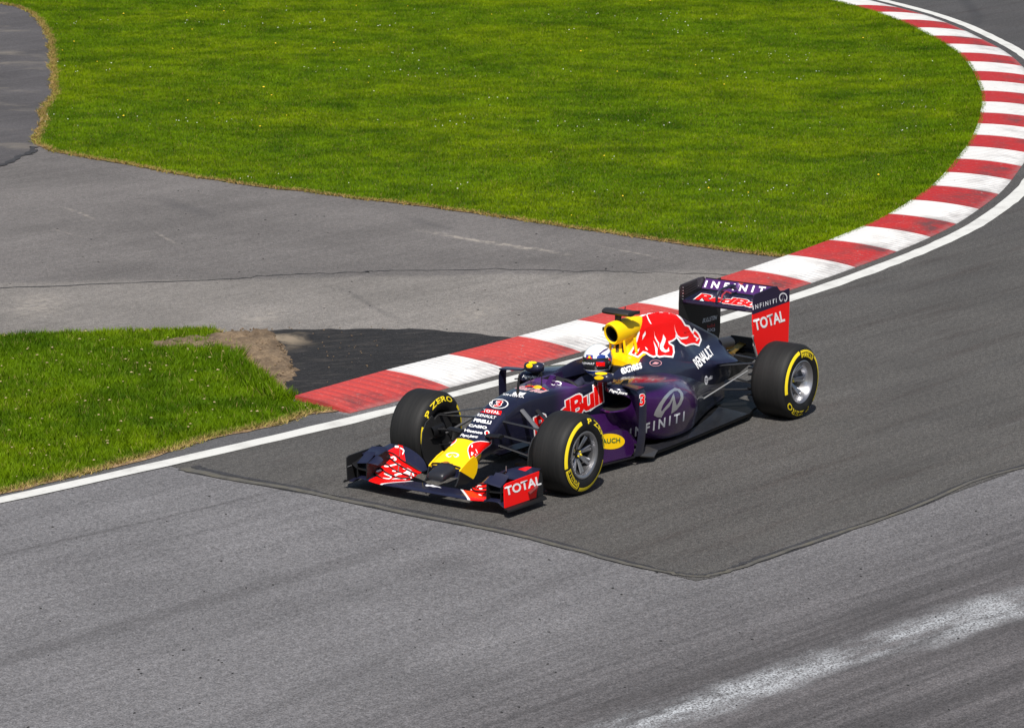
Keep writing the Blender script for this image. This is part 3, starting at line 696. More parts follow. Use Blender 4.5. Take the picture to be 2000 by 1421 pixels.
# lip rim of the nose
m = MB(); s0 = np.array(loft(secs[:2], 2, 2)[0])[:-1]; m.path([tuple(p) for p in s0[:8]]+[], .007, 6); m.path([tuple(p) for p in s0[-7:]]+[tuple(s0[0])], .007, 6)
m.build('lip_rim', BLACK, nose)
# nose pylons
PYM = region('pylon_paint', (.010, .010, .011), [(lambda n: n.math('MULTIPLY', n.math('GREATER_THAN', n.xyz()[2], n.math('MULTIPLY_ADD', n.math('SUBTRACT', n.xyz()[0], .60), .55, .165)), n.math('GREATER_THAN', n.xyz()[0], .44)), YL)], .4, 0)
for s in (1, -1):
    m = MB()
    o2 = [(.70, .262), (.728, .245), (.742, .215), (.752, .18), (.768, .15), (.795, .122), (.64, .118), (.585, .125), (.54, .145), (.505, .18), (.490, .22), (.488, .26), (.505, .30), (.54, .325), (.62, .30)]
    rows = []
    m.slab([(x, s*(.150+.012*(.25-z)/.1*0), z) for x, z in o2], (0, 1, 0), .012)
    m.build('wing_pylon', PYM, nose)

# ---- engine cover with the roll hoop
def eng(x, pts): return mirror_half([(x, y, z) for y, z in pts])
ES = [eng(-1.64, [(0,.752),(.04,.751),(.08,.748),(.12,.743),(.17,.735),(.215,.722),(.262,.694),(.305,.645),(.27,.40),(0,.38)]),
      eng(-1.76, [(0,.80),(.028,.792),(.05,.768),(.10,.748),(.18,.730),(.225,.712),(.268,.682),(.306,.630),(.275,.40),(0,.38)]),
      eng(-1.85, [(0,.905),(.024,.88),(.040,.80),(.07,.755),(.17,.726),(.225,.700),(.268,.668),(.304,.610),(.28,.40),(0,.38)]),
      eng(-1.93, [(0,.955),(.028,.95),(.048,.89),(.055,.82),(.08,.755),(.18,.716),(.255,.668),(.302,.58),(.29,.38),(0,.36)]),
      eng(-2.06, [(0,1.000),(.05,.985),(.082,.93),(.085,.845),(.108,.765),(.19,.705),(.25,.655),(.295,.56),(.30,.36),(0,.34)]),
      eng(-2.22, [(0,1.024),(.045,1.006),(.080,.94),(.098,.84),(.135,.75),(.195,.69),(.25,.63),(.295,.53),(.30,.34),(0,.32)]),
      eng(-2.50, [(0,1.004),(.035,.985),(.062,.92),(.092,.81),(.14,.71),(.195,.64),(.25,.57),(.285,.47),(.29,.30),(0,.28)]),
      eng(-2.74, [(0,.945),(.026,.925),(.048,.86),(.080,.76),(.130,.66),(.185,.60),(.235,.53),(.26,.43),(.26,.26),(0,.25)]),
      eng(-2.86, [(0,.895),(.016,.88),(.030,.82),(.062,.72),(.120,.625),(.19,.57),(.245,.51),(.24,.42),(.22,.26),(0,.24)]),
      eng(-3.10, [(0,.790),(.011,.78),(.020,.72),(.05,.63),(.110,.57),(.20,.53),(.275,.49),(.22,.42),(.18,.26),(0,.24)]),
      eng(-3.30, [(0,.702),(.010,.695),(.018,.66),(.045,.60),(.10,.555),(.19,.515),(.30,.478),(.20,.42),(.15,.27),(0,.25)]),
      eng(-3.43, [(0,.645),(.010,.638),(.018,.62),(.045,.585),(.085,.545),(.14,.505),(.20,.475),(.15,.41),(.13,.28),(0,.26)]),
      eng(-3.50, [(0,.585),(.010,.58),(.020,.57),(.04,.555),(.06,.53),(.08,.50),(.11,.47),(.12,.40),(.11,.29),(0,.28)])]
cover = body('engine_cover', [s+[s[0]] for s in ES], COVERM, 4, 2, car, True, None, 50)
# air intake tube
m = MB(); rows = []
for x, ry, rz, cz in ((-1.705, .070, .088, .940), (-1.72, .080, .098, .940), (-1.78, .088, .102, .942), (-1.90, .090, .100, .945), (-2.02, .086, .094, .95), (-2.2, .05, .07, .95)):
    rows.append([(x+.03*math.sin(t)*(x > -1.8), ry*math.cos(t), cz+rz*math.sin(t)) for t in np.linspace(0, 2*math.pi, 25)[:-1]])
m.grid(rows, 0, True)
r2 = [[(-1.705+.03*math.sin(t), .070*math.cos(t), .940+.088*math.sin(t)) for t in np.linspace(0, 2*math.pi, 25)[:-1]],
      [(-1.715+.03*math.sin(t), .056*math.cos(t), .938+.073*math.sin(t)) for t in np.linspace(0, 2*math.pi, 25)[:-1]]]
m.grid(r2, 0, True)
r3 = [r2[1], [(-1.95, .05*math.cos(t), .94+.06*math.sin(t)) for t in np.linspace(0, 2*math.pi, 25)[:-1]]]
m.grid(r3, 1, True); m.f.append(tuple(range(len(m.v)-24, len(m.v)))); m.m.append(1)
intake = m.build('air_intake', [YELLOW, HOLE], car, 50)
for s in (1, -1):
    for xx, yy, zz, w in ((-1.80, .068, .88, .011), (-1.93, .095, .88, .012)):
        MB().bar((xx, s*yy, zz), (xx-.03, s*(yy+.012), .70), w, w*1.1, 1.0, 8).build('hoop_strut', YELLOW, intake)
# bar camera on top of the intake
m = MB()
m.path([(-1.82, 0, 1.01), (-1.81, 0, 1.05), (-1.82, 0, 1.10)], [.042, .03, .036], 10, 0, .6)
rows = []
for y, sx, sz in ((-.140, .020, .014), (-.132, .038, .025), (-.09, .044, .027), (.09, .044, .027), (.132, .038, .025), (.140, .020, .014)):
    rows.append([(-1.82+sx*1.6*math.cos(t), y, 1.112+sz*math.sin(t)) for t in np.linspace(0, 2*math.pi, 15)[:-1]])
m.grid(rows, 0, True, True)
m.bar((-1.82, .06, 1.12), (-1.83, .06, 1.165), .005); m.slab([(-1.87, .09, 1.112), (-1.87, .135, 1.112), (-1.945, .135, 1.106), (-1.90, .09, 1.108)], (0, 0, 1), .03)
m.build('camera_pod', plain('camera_black', (.016, .016, .017), .5), car)
MB().box((-1.80, -.115, .955), (.03, .05, .03)).build('side_camera', BLACK, car)

# ---- cockpit: surround, wheel, headrest
for s in (1, -1):
    m = MB(); rows = []
    for x, w0, w1, z0, z1 in ((-1.24, .262, .294, .645, .657), (-1.36, .240, .300, .65, .690), (-1.48, .222, .304, .65, .716), (-1.60, .212, .306, .65, .722), (-1.70, .208, .300, .65, .712), (-1.85, .19, .285, .63, .66)):
        rows.append([(x, s*w1, z0-.05), (x, s*(w1-.008), z1-.075), (x, s*(w0*.45+w1*.55), z1-.022), (x, s*(w0+.012), z1), (x, s*w0, z1-.012), (x, s*w0, z0-.06)])
    rows = dense(np.array(rows), 3)
    m.grid([list(r) for r in rows], 0, True, True)
    hs_ = m.build('headrest_side', NAVY, car, 50)
    if s == 1: hsL = hs_
m = MB(); m.box((-1.64, 0, .615), (.08, .38, .16)); m.build('headrest', MATT, car)
m = MB(); ring = [(-1.0+.05*math.sin(t)*.4, .145*math.cos(t), .585+.085*math.sin(t)) for t in np.linspace(0, 2*math.pi, 21)]
m.path(ring, .014, 8); m.box((-1.0, 0, .585), (.02, .20, .10))
m.build('steering_wheel', MATT, car)
m = MB(); m.slab([(-.80, 0, .665), (-.86, .09, .672), (-.90, .06, .70), (-.895, 0, .715), (-.90, -.06, .70), (-.86, -.09, .672)], (1, 0, .35), .006)
m.build('dash_lip', MATT, car)
m = MB(); m.slab([(-.74, 0, .668), (-.83, 0, .67), (-.835, 0, .735), (-.82, 0, .735)], (.0, 1, 0), .045); m.build('windscreen_fin', PURPLE, car)
MB().bar((-.30, 0, .66), (-.32, 0, .80), .012, .010, 1.0, 8).bar((-.30, 0, .795), (-.26, 0, .80), .006).build('pitot_tube', BLACK, car)
MB().bar((-.62, .02, .67), (-.63, .02, .80), .004).build('antenna', BLACK, car)
MB().bar((-.50, 0, .67), (-.50, 0, .735), .003).build('antenna', BLACK, car)

# ---- sidepods
POD = [[(-1.20,.27,.602),(-1.08,.36,.605),(-1.05,.45,.600),(-1.09,.52,.588),(-1.13,.560,.560),(-1.14,.572,.53),(-1.13,.562,.490),(-1.09,.52,.455),(-1.04,.44,.435),(-1.06,.36,.43),(-1.15,.24,.42)],
       [(-1.21,.27,.655),(-1.10,.36,.660),(-1.085,.46,.652),(-1.12,.535,.630),(-1.155,.575,.585),(-1.165,.585,.53),(-1.155,.575,.475),(-1.11,.53,.440),(-1.05,.44,.425),(-1.06,.36,.42),(-1.15,.24,.41)],
       [(-1.29,.27,.664),(-1.26,.39,.668),(-1.25,.50,.658),(-1.27,.59,.630),(-1.29,.640,.57),(-1.30,.655,.50),(-1.29,.640,.42),(-1.26,.585,.34),(-1.22,.48,.28),(-1.19,.36,.24),(-1.17,.24,.22)],
       [(-1.50,.26,.655),(-1.50,.38,.655),(-1.50,.51,.640),(-1.50,.62,.605),(-1.50,.685,.54),(-1.50,.70,.45),(-1.50,.69,.35),(-1.50,.65,.25),(-1.50,.60,.16),(-1.50,.45,.12),(-1.50,.24,.10)],
       [(-1.80,.25,.625),(-1.80,.36,.62),(-1.80,.48,.60),(-1.80,.59,.56),(-1.80,.66,.49),(-1.80,.685,.40),(-1.80,.675,.30),(-1.80,.64,.20),(-1.80,.60,.12),(-1.80,.45,.08),(-1.80,.24,.07)],
       [(-2.10,.24,.58),(-2.10,.33,.57),(-2.10,.43,.55),(-2.10,.52,.505),(-2.10,.585,.44),(-2.10,.615,.36),(-2.10,.61,.27),(-2.10,.58,.18),(-2.10,.55,.11),(-2.10,.42,.07),(-2.10,.24,.06)],
       [(-2.36,.22,.53),(-2.36,.28,.515),(-2.36,.345,.49),(-2.36,.40,.45),(-2.36,.45,.39),(-2.36,.48,.32),(-2.36,.485,.24),(-2.36,.465,.16),(-2.36,.45,.10),(-2.36,.36,.07),(-2.36,.22,.06)],
       [(-2.65,.19,.47),(-2.65,.225,.455),(-2.65,.26,.43),(-2.65,.295,.40),(-2.65,.33,.35),(-2.65,.35,.29),(-2.65,.355,.22),(-2.65,.345,.15),(-2.65,.34,.10),(-2.65,.28,.07),(-2.65,.19,.06)],
       [(-3.0,.14,.40),(-3.0,.16,.39),(-3.0,.18,.37),(-3.0,.20,.34),(-3.0,.215,.30),(-3.0,.225,.25),(-3.0,.225,.20),(-3.0,.22,.14),(-3.0,.22,.10),(-3.0,.18,.07),(-3.0,.14,.06)],
       [(-3.35,.10,.36),(-3.35,.11,.35),(-3.35,.12,.33),(-3.35,.13,.31),(-3.35,.14,.28),(-3.35,.145,.24),(-3.35,.145,.20),(-3.35,.145,.15),(-3.35,.145,.12),(-3.35,.12,.09),(-3.35,.10,.08)]]
for s in (1, -1):
    secp = [[(x, s*y, z) for x, y, z in r] for r in POD]
    rows = loft(secp, 4, 3); m = MB(); m.grid([list(r) for r in rows], 0)
    # rounded lip and dark mouth
    lip = rows[0]; c0 = lip.mean(0)
    inn = [tuple(c0+(p-c0)*np.array([1, .90, .86])+np.array([-.012, 0, 0])) for p in lip]
    m.grid([[tuple(p) for p in lip], inn], 0)
    deep = [tuple(c0+(np.array(p)-c0)*np.array([1, .8, .75])+np.array([-.30, -.05*s, 0])) for p in inn]
    m.grid([inn, deep], 1); nb = len(m.v)-len(deep); m.f.append(tuple(range(nb, nb+len(deep)))); m.m.append(1)
    o = m.build('sidepod', [PODM, HOLE], car, 50)
    if s == 1: podL = o
    else: podR = o
    # lower wall from the chassis to the floor under the mouth
    rows = [[(-.86, s*.20, .40), (-.90, s*.22, .26), (-.95, s*.26, .13)], [(-1.02, s*.33, .415), (-1.06, s*.36, .26), (-1.10, s*.42, .12)], [(-1.14, s*.50, .43), (-1.24, s*.47, .27), (-1.40, s*.50, .11)]]
    MB().grid([list(r) for r in dense(np.array(rows), 4)], 0).build('undercut_panel', PURPLE, o, 60)
    # small flow guide on the pod shoulder
    MB().slab([(-1.12, s*.46, .655), (-1.17, s*.475, .695), (-1.22, s*.49, .695), (-1.20, s*.49, .655)], (.25, s*1, 0), .007).build('flow_guide', BLACK, o)

# ---- floor, tea tray, plank
fl = [(-.55,.07),(-.62,.20),(-.95,.24),(-1.10,.40),(-1.20,.52),(-1.25,.60),(-1.34,.66),(-1.6,.655),(-2.2,.615),(-2.8,.565),(-3.12,.54),(-3.30,.47),(-3.55,.42)]
floor_out = [(x, y, .06) for x, y in fl]+[(x, -y, .06) for x, y in reversed(fl)]
m = MB(); m.slab(floor_out, (0, 0, 1), .022)
floor = m.build('floor', plain('floor_carbon', (.0055, .0055, .006), .55, 0, 0, .18), car, 30)
MB().slab([(-.45, .12, .035), (-.45, -.12, .035), (-3.2, -.15, .035), (-3.2, .15, .035)], (0, 0, 1), .02).build('floor_plank', plain('plank_wood', (.12, .08, .05), .8), floor)
for s in (1, -1):
    # raised, glossy lip of the floor beside the pod
    rows = [[(-1.24, s*.615, .075), (-1.26, s*.56, .12), (-1.28, s*.50, .14)], [(-1.5, s*.66, .074), (-1.5, s*.635, .085), (-1.5, s*.60, .11)], [(-2.1, s*.625, .074), (-2.1, s*.59, .082), (-2.1, s*.54, .10)], [(-2.7, s*.575, .074), (-2.7, s*.50, .082), (-2.7, s*.38, .095)], [(-3.1, s*.535, .074), (-3.1, s*.42, .085), (-3.1, s*.24, .10)]]
    MB().grid([list(r) for r in dense(np.array(rows), 5)], 0).build('floor_lip', paint('floor_gloss', (.010, .010, .012), .34, 0, .35, .12), floor, 60)
    # pointed winglet at the front corner of the floor
    m = MB(); m.slab([(-1.12, s*.585, .125), (-1.16, s*.66, .075), (-1.30, s*.70, .045), (-1.42, s*.665, .075), (-1.36, s*.60, .11)], (.25, s*.35, 1), .012)
    m.build('floor_corner', plain('scuffed_carbon', (.05, .048, .047), .3, .3, .5), floor)
    # splitter-side oval board
    m = MB(); m.slab([(-.50, s*.56, .10), (-.50, s*.56, .30), (-.60, s*.57, .345), (-.88, s*.585, .345), (-1.03, s*.60, .31), (-1.12, s*.61, .22), (-1.13, s*.61, .12), (-1.08, s*.61, .085)], (.06, s, 0), .012)
    bb = m.build('barge_board', PURPLE, car)
    if s == 1: bargeL = bb
    m = MB(); m.slab([(-.5, s*.30, .07), (-.5, s*.585, .085), (-1.12, s*.63, .07), (-1.12, s*.30, .07)], (0, 0, 1), .012); m.build('board_tray', BLACK, bb)
    # upright vane beside the pod mouth, joined over the top
    m = MB()
    rows = []
    for x0, x1, y, z in ((-1.06, -1.20, .655, .085), (-1.06, -1.185, .685, .22), (-1.06, -1.175, .70, .42), (-1.05, -1.165, .70, .60), (-1.045, -1.15, .68, .655)):
        rows.append([(x0, s*y, z), ((x0+x1)/2, s*(y+.010), z), (x1, s*y, z), ((x0+x1)/2, s*(y-.010), z)])
    m.grid([list(r) for r in dense(np.array(rows), 3)], 0, True, True)
    tv = m.build('turning_vane', NAVY, car)
    m = MB(); m.slab([(-1.04, s*.69, .662), (-1.15, s*.69, .662), (-1.16, s*.50, .668), (-1.10, s*.50, .668)], (0, 0, 1), .012); m.build('vane_bridge', NAVY, tv)
    if s == 1: vaneL = tv
    # mirror on its stalk
    m = MB(); rows = []
    for x, sy, sz in ((-1.0, .03, .016), (-1.005, .068, .032), (-1.03, .086, .042), (-1.075, .086, .043), (-1.09, .081, .04)):
        rows.append([(x, s*.345+sy*math.copysign(abs(math.cos(t))**.7, math.cos(t)), .722+sz*math.copysign(abs(math.sin(t))**.7, math.sin(t))) for t in np.linspace(0, 2*math.pi, 21)[:-1]])
    m.grid(rows, 0, True, True)
    mir = m.build('mirror', NAVY, car, 60)
    MB().bar((-1.05, s*.288, .70), (-1.05, s*.268, .645), .010, .009, 1.8, 8).build('mirror_stalk', BLACK, mir)
    MB().bar((-1.06, s*.385, .70), (-1.10, s*.33, .655), .012, .012, 1.8, 8).build('mirror_stalk', BLACK, mir)
    MB().box((-1.093, s*.345, .722), (.006, .15, .07)).build('mirror_glass', CHROME, mir)
    # (its two yellow ovals are printed on further down)
    if s == -1: mirR = mir
    else: mirL = mir

# ---- wheels
def bent_text(s, r_in, r_out, a0, a1, face, cx_y, flip, mi, m, yfun):
    """text on the sidewall between angles a0..a1 (0 = top, positive towards the nose when seen from outside)"""
    v, f = text2d(s, .035)
    for it in range(1): pass
    out = []
    for x, y in v:
        a = a0+(a1-a0)*x; r = r_in+(r_out-r_in)*y
        out.append((r*math.sin(a), yfun(r), r*math.cos(a)))
    m.add(out, f, mi)

def text_mesh(s, bold=0., shear=0., space=1.0):
    cu = bpy.data.curves.new('text', 'FONT'); cu.body = s; cu.fill_mode = 'FRONT'; cu.offset = bold; cu.shear = shear; cu.space_character = space; cu.resolution_u = 3
    ob = bpy.data.objects.new('text', cu); me = bpy.data.meshes.new_from_object(ob)
    v = [(p.co.x, p.co.y) for p in me.vertices]; f = [tuple(p.vertices) for p in me.polygons]
    bpy.data.meshes.remove(me); bpy.data.objects.remove(ob); bpy.data.curves.remove(cu)
    return v, f
def text2d(s, bold=0., shear=0., space=1.0, extra=0.):
    """normalised to the box of the letters at weight `bold`; `extra` fattens them further"""
    v, f = text_mesh(s, bold, shear, space)
    x0 = min(p[0] for p in v); x1 = max(p[0] for p in v); y0 = min(p[1] for p in v); y1 = max(p[1] for p in v)
    if extra: v, f = text_mesh(s, bold+extra, shear, space)
    return [((x-x0)/(x1-x0), (y-y0)/(y1-y0)) for x, y in v], f

def make_wheel(x, y, side, hf, phase, front, inner=False):
    """hf: half width of the flat tread"""
    prof = [(-hf-.044, .192), (-hf-.056, .215), (-hf-.060, .245), (-hf-.055, .275), (-hf-.042, .300), (-hf-.024, .319), (-hf, .329), (-hf*.4, .3305), (hf*.4, .3305), (hf, .329), (hf+.024, .319), (hf+.042, .300), (hf+.055, .275), (hf+.060, .245), (hf+.056, .215), (hf+.044, .192), (hf+.02, .176), (-hf-.02, .176)]
    N = 72; c = Vector((x, y, .33))
    m = MB(); rows = []
    for k in range(N):
        a = 2*math.pi*k/N; rows.append([(r*math.sin(a), ax*side, r*math.cos(a)) for ax, r in prof])
    np_ = len(prof); v = [p for r in rows for p in r]; f = []; mi = []
    for k in range(N):
        k2 = (k+1) % N
        for j in range(np_):
            j2 = (j+1) % np_; f.append((k*np_+j, k2*np_+j, k2*np_+j2, k*np_+j2)); mi.append(1 if 4 <= j <= 10 else 0)
    m.v = v; m.f = f; m.m = mi
    faces = [1] if not inner else [-1]
    def yf(face):
        pr = sorted([(r, ax) for ax, r in prof[9:16]])
        def g(r): return (np.interp(r, [p[0] for p in pr], [p[1] for p in pr])+.0025)*face*side
        return g
    for face in faces:
        g = yf(face); sg = 1 if face == 1 else -1
        # angles seen from the car's left: positive = forward
        def arc(a0, a1, r0, r1):
            ks = np.linspace(a0, a1, 28); vv = [(r*math.sin(a), g(r), r*math.cos(a)) for a in ks for r in (r0, (r0+r1)/2, r1)]
            ff = [(3*i+j, 3*i+3+j, 3*i+4+j, 3*i+1+j) for i in range(27) for j in (0, 1)]; m.add(vv, ff, 2)
        R = math.radians; p0 = R(phase)
        arc(p0-R(120), p0-R(29), .263, .293); arc(p0+R(29), p0+R(120), .263, .293)
        for (txt, ca, span, r0, r1, bars) in (('PIRELLI', p0, R(42), .224, .262, True), ('P ZERO', p0+R(180), R(84), .255, .298, False)):
            v2, f2 = text2d(txt, .022, 0, 1.05)
            out = []
            for tx, ty in v2:
                a = ca+span*(.5-tx)*(1 if sg*side > 0 else -1); r = r0+(r1-r0)*ty; out.append((r*math.sin(a), g(r), r*math.cos(a)))
            m.add(out, f2, 2)
            if bars:
                arc(ca-span*.56, ca+span*.56, .270, .280); arc(ca-span*.56, ca+span*.56, .2835, .2875)
                for e in (-1, 1): arc(ca+e*span*.56-.02, ca+e*span*.56+.02, .226, .287)
    w = empty('wheel', c); w.parent = car
    tyre = m.build('tyre', [RUBBER, TREAD, TYELLOW], w, 40)
    # rim: lip, barrel, spokes
    m = MB(); yo = hf+.050; rows = []
    pr = [(yo-.012, .197), (yo+.001, .194), (yo+.003, .188), (yo-.001, .176), (yo-.006, .168), (yo-.03, .162), (yo-.12, .154), (yo-.20, .150)]
    if not front: pr = [(yo-.012, .196), (yo, .193), (yo+.003, .186), (yo-.004, .178), (yo-.02, .170), (yo-.035, .160), (yo-.10, .150), (yo-.17, .120), (yo-.185, .06)]
    for k in range(48):
        a = 2*math.pi*k/48; rows.append([(r*math.sin(a), ax*side, r*math.cos(a)) for ax, r in pr])
    nn = len(pr); m.v = [p for r in rows for p in r]
    m.f = [(k*nn+j, ((k+1) % 48)*nn+j, ((k+1) % 48)*nn+j+1, k*nn+j+1) for k in range(48) for j in range(nn-1)]; m.m = [0 if j < 5 else (1 if front else 2) for k in range(48) for j in range(nn-1)]
    rim = m.build('rim', [ALLOY, ALLOYD, plain('bright_barrel', (.55, .55, .57), .22, .9)], w, 40)
    ns = 8 if front else 7; hub_y = (yo-.075)*side if front else (yo-.125)*side; ring_y = (yo-.045)*side if front else (yo-.07)*side
    m = MB(); m.bar((0, hub_y-.03*side, 0), (0, hub_y+.008*side, 0), .052, .040, 1, 16); m.bar((0, hub_y-.2*side, 0), (0, hub_y-.03*side, 0), .11 if front else .10, .11 if front else .06, 1, 20, 0)
    m.build('hub', MATT, rim, 40)
    for k in range(ns):
        a = 2*math.pi*k/ns+.2; q = .13
        m = MB()
        for e in (-1, 1):
            a1 = a+e*.10; m.bar((.040*math.sin(a), hub_y, .040*math.cos(a)), (.158*math.sin(a1), ring_y, .158*math.cos(a1)), .0145, .0125, .55, 6, 0, (0, 1, 0))
        m.build('spoke', ALLOY if front else plain('spoke_grey', (.4, .4, .42), .3, .9), rim, 40)
    m = MB(); m.bar((0, hub_y+.006*side, 0), (0, hub_y+.035*side, 0), .022, .016, 1, 8, 0); m.bar((0, hub_y+.035*side, 0), (0, hub_y+.040*side, 0), .012, .010, 1, 8, 1)
    for k in range(3):
        a = 2.1*k; m.bar((.02*math.sin(a), hub_y+.02*side, .02*math.cos(a)), (.026*math.sin(a), hub_y+.034*side, .026*math.cos(a)), .006, .006, 1, 6, 1)
    m.build('wheel_nut', [GREY, TYELLOW], rim, 40)
    return w
make_wheel(0, .702, 1, .108, 132, True)
make_wheel(0, -.702, -1, .108, 192, True, True)
make_wheel(-3.483, .677, 1, .124, -16, False)
make_wheel(-3.483, -.677, -1, .124, 60, False, True)

# ---- brake ducts, suspension
for s in (1, -1):
    m = MB(); m.bar((0, s*.545, .33), (0, s*.63, .33), .155, .165, 1, 24); 
    bd = m.build('brake_duct', MATT, car, 40)
    m = MB(); rows = []
    for x, ry, rz, cy, cz in ((.20, .035, .050, .515, .36), (.15, .040, .055, .515, .36), (.02, .045, .06, .535, .36)):
        rows.append([(x, s*cy+ry*math.cos(t), cz+rz*math.sin(t)) for t in np.linspace(0, 2*math.pi, 17)[:-1]])
    m.grid(rows, 0, True)
    inn = [(.19, s*.515+.028*math.cos(t), .36+.043*math.sin(t)) for t in np.linspace(0, 2*math.pi, 17)[:-1]]; m.grid([rows[0], inn], 0, True); m.grid([inn, [(.06, p[1], p[2]) for p in inn]], 1, True)
    m.f.append(tuple(range(len(m.v)-16, len(m.v)))); m.m.append(1)
    m.build('duct_scoop', [BLACK, HOLE], bd, 40)
    m = MB(); m.slab([(.17, s*.522, .50), (.255, s*.522, .46), (.305, s*.522, .38), (.315, s*.522, .27), (.285, s*.522, .16), (.21, s*.522, .08), (.06, s*.522, .05), (-.12, s*.522, .09), (-.16, s*.522, .20), (-.05, s*.522, .30), (.08, s*.522, .40)], (0, s, 0), .010); m.build('duct_fin', plain('duct_grey', (.018, .018, .019), .4, 0, .2), bd)
    AR = plain('suspension_carbon', (.022, .022, .024), .35, .1, .4)
    arm = lambda nme, pts, r, asp=.38, mat=AR: [MB().bar(a, b, r, r*.9, asp, 10).build(nme, mat, car) for a, b in pts]
    arm('wishbone', [((.09, s*.13, .525), (.01, s*.60, .470)), ((-.36, s*.15, .545), (-.02, s*.60, .470))], .020)
    arm('wishbone', [((.12, s*.115, .330), (.02, s*.60, .215)), ((-.40, s*.14, .30), (-.02, s*.60, .215))], .022)
    arm('track_rod', [((.16, s*.12, .43), (.12, s*.60, .37))], .018)
    arm('push_rod', [((-.16, s*.14, .575), (-.05, s*.585, .28))], .024, .55, plain('push_rod_grey', (.16, .16, .17), .3, .4))
    MB().bar((.30, s*.12, .445), (.30, s*.255, .452), .045, .040, .38, 10).build('steering_fairing', BLACK, car)
    # rear
    m = MB(); m.bar((-3.483, s*.43, .33), (-3.483, s*.52, .33), .15, .16, 1, 24); rbd = m.build('brake_duct', MATT, car, 40)
    for z in (.20, .26, .32, .38, .44): MB().box((-3.32, s*.47, z), (.10, .09, .012)).build('duct_fin', BLACK, rbd)
    arm('wishbone', [((-3.05, s*.22, .47), (-3.45, s*.52, .47)), ((-3.55, s*.10, .47), (-3.50, s*.52, .47))], .024)
    arm('wishbone', [((-2.64, s*.33, .245), (-3.14, s*.50, .445))], .007, 1., plain('bright_rod', (.60, .57, .52), .25, .8))
    arm('wishbone', [((-2.95, s*.18, .27), (-3.45, s*.52, .23)), ((-3.60, s*.10, .25), (-3.50, s*.52, .23))], .022)
    arm('track_rod', [((-3.62, s*.12, .40), (-3.55, s*.52, .38))], .016)

# ---- gearbox end, exhaust, crash structure
m = MB(); rows = []
for x, r in ((-3.44, .060), (-3.50, .060), (-3.66, .058)): rows.append([(x, r*math.cos(t), .560-.05*(-3.44-x)+r*math.sin(t)) for t in np.linspace(0, 2*math.pi, 25)[:-1]])
m.grid(rows, 0, True); inn = [(-3.655, .052*math.cos(t), .55+.052*math.sin(t)) for t in np.linspace(0, 2*math.pi, 25)[:-1]]; m.grid([rows[-1], inn], 0, True); m.grid([inn, [(-3.5, p[1], p[2]) for p in inn]], 1, True)
m.f.append(tuple(range(len(m.v)-24, len(m.v)))); m.m.append(1)
m.build('exhaust_pipe', [STEEL, HOLE], car, 40)
m = MB(); rows = []
for x, w, z0, z1 in ((-3.45, .11, .26, .46), (-3.70, .09, .28, .45), (-3.95, .065, .33, .44), (-4.05, .05, .35, .43)): rows.append([(x, w, z0), (x, w, z1), (x, -w, z1), (x, -w, z0)])
m.grid(rows, 0, True, True); crash = m.build('crash_structure', BLACK, car, 20)
m = MB(); m.slab([(-3.62, .075, .470), (-3.62, .0, .475), (-3.88, -.02, .52), (-3.90, .045, .515)], (.2, .1, 1), .006); m.slab([(-3.52, .13, .47), (-3.62, .09, .472), (-3.64, .02, .475), (-3.53, .04, .475)], (.1, .1, 1), .006)
m.build('heat_shield', GOLD, crash)
m = MB(); m.slab([(-3.88, .12, .44), (-3.88, -.12, .44), (-3.92, -.12, .56), (-3.92, .12, .56)], (1, 0, .2), .08); m.build('shield_block', MATT, crash)
m = MB(); m.slab([(-3.86, .02, .40), (-3.90, .02, .40), (-4.03, .02, .90), (-3.90, .02, .94), (-3.84, .02, .55)], (0, 1, 0), .02); 
# ---- front wing
fwing = empty('front_wing', (.9, 0, .1)); fwing.parent = car
def part(o):           # keep world placement when the parent Empty is away from the origin
    o.matrix_parent_inverse = Matrix.Translation(-Vector(o.parent.location)) if o.parent else o.matrix_parent_inverse
    return o
FW_Y = [-.776, -.735, -.715, -.68, -.60, -.45, -.25, 0, .25, .45, .60, .68, .715, .735, .776]
def fz(y):
    return float(np.interp(abs(y), [0, .25, .45, .60, .66, .70, .72, .74, .79], [.100, .100, .096, .108, .112, .100, .078, .070, .066]))
def foil(le, te, th, camber=.0, n=7):
    """closed aerofoil loop in the x-z plane between leading and trailing edge points"""
    le = np.array(le); te = np.array(te); d = te-le; L = np.linalg.norm(d); nrm = np.array([-d[1], d[0]])/L
    if nrm[1] < 0: nrm = -nrm
    up = []; lo = []
    for k in range(n+1):
        t = (1-math.cos(math.pi*k/n))/2; tt = th*(2.6*math.sqrt(t)*(1-t)+.12*(1-t)+.06); cc = camber*4*t*(1-t)
        up.append(le+d*t+nrm*(tt*.55-cc)); lo.append(le+d*t-nrm*(tt*.45+cc))
    return up+lo[::-1]
def wing_rows(st):     # st: (y, le(x,z), te(x,z), thickness, camber)
    rows = []
    for y, le, te, th, ca in st: rows.append([(p[0], y, p[1]) for p in foil(le, te, th, ca)])
    return rows
def element(name, st, mats, parent, sub=4, midx=None):
    rows = dense(np.array(wing_rows(st)), sub); m = MB(); m.grid([list(r) for r in rows], 0, True, True)
    o = m.build(name, mats, parent, 45)
    return o
st = []
for y in FW_Y:
    a = abs(y); le = float(np.interp(a, [0, .25, .45, .6, .75, .8], [1.015, 1.015, 1.0, .985, .965, .96])); te = float(np.interp(a, [0, .22, .30, .45, .79], [.835, .835, .83, .83, .80]))
    st.append((y, (le, fz(y)), (te, fz(y)+.02), .017, .004))
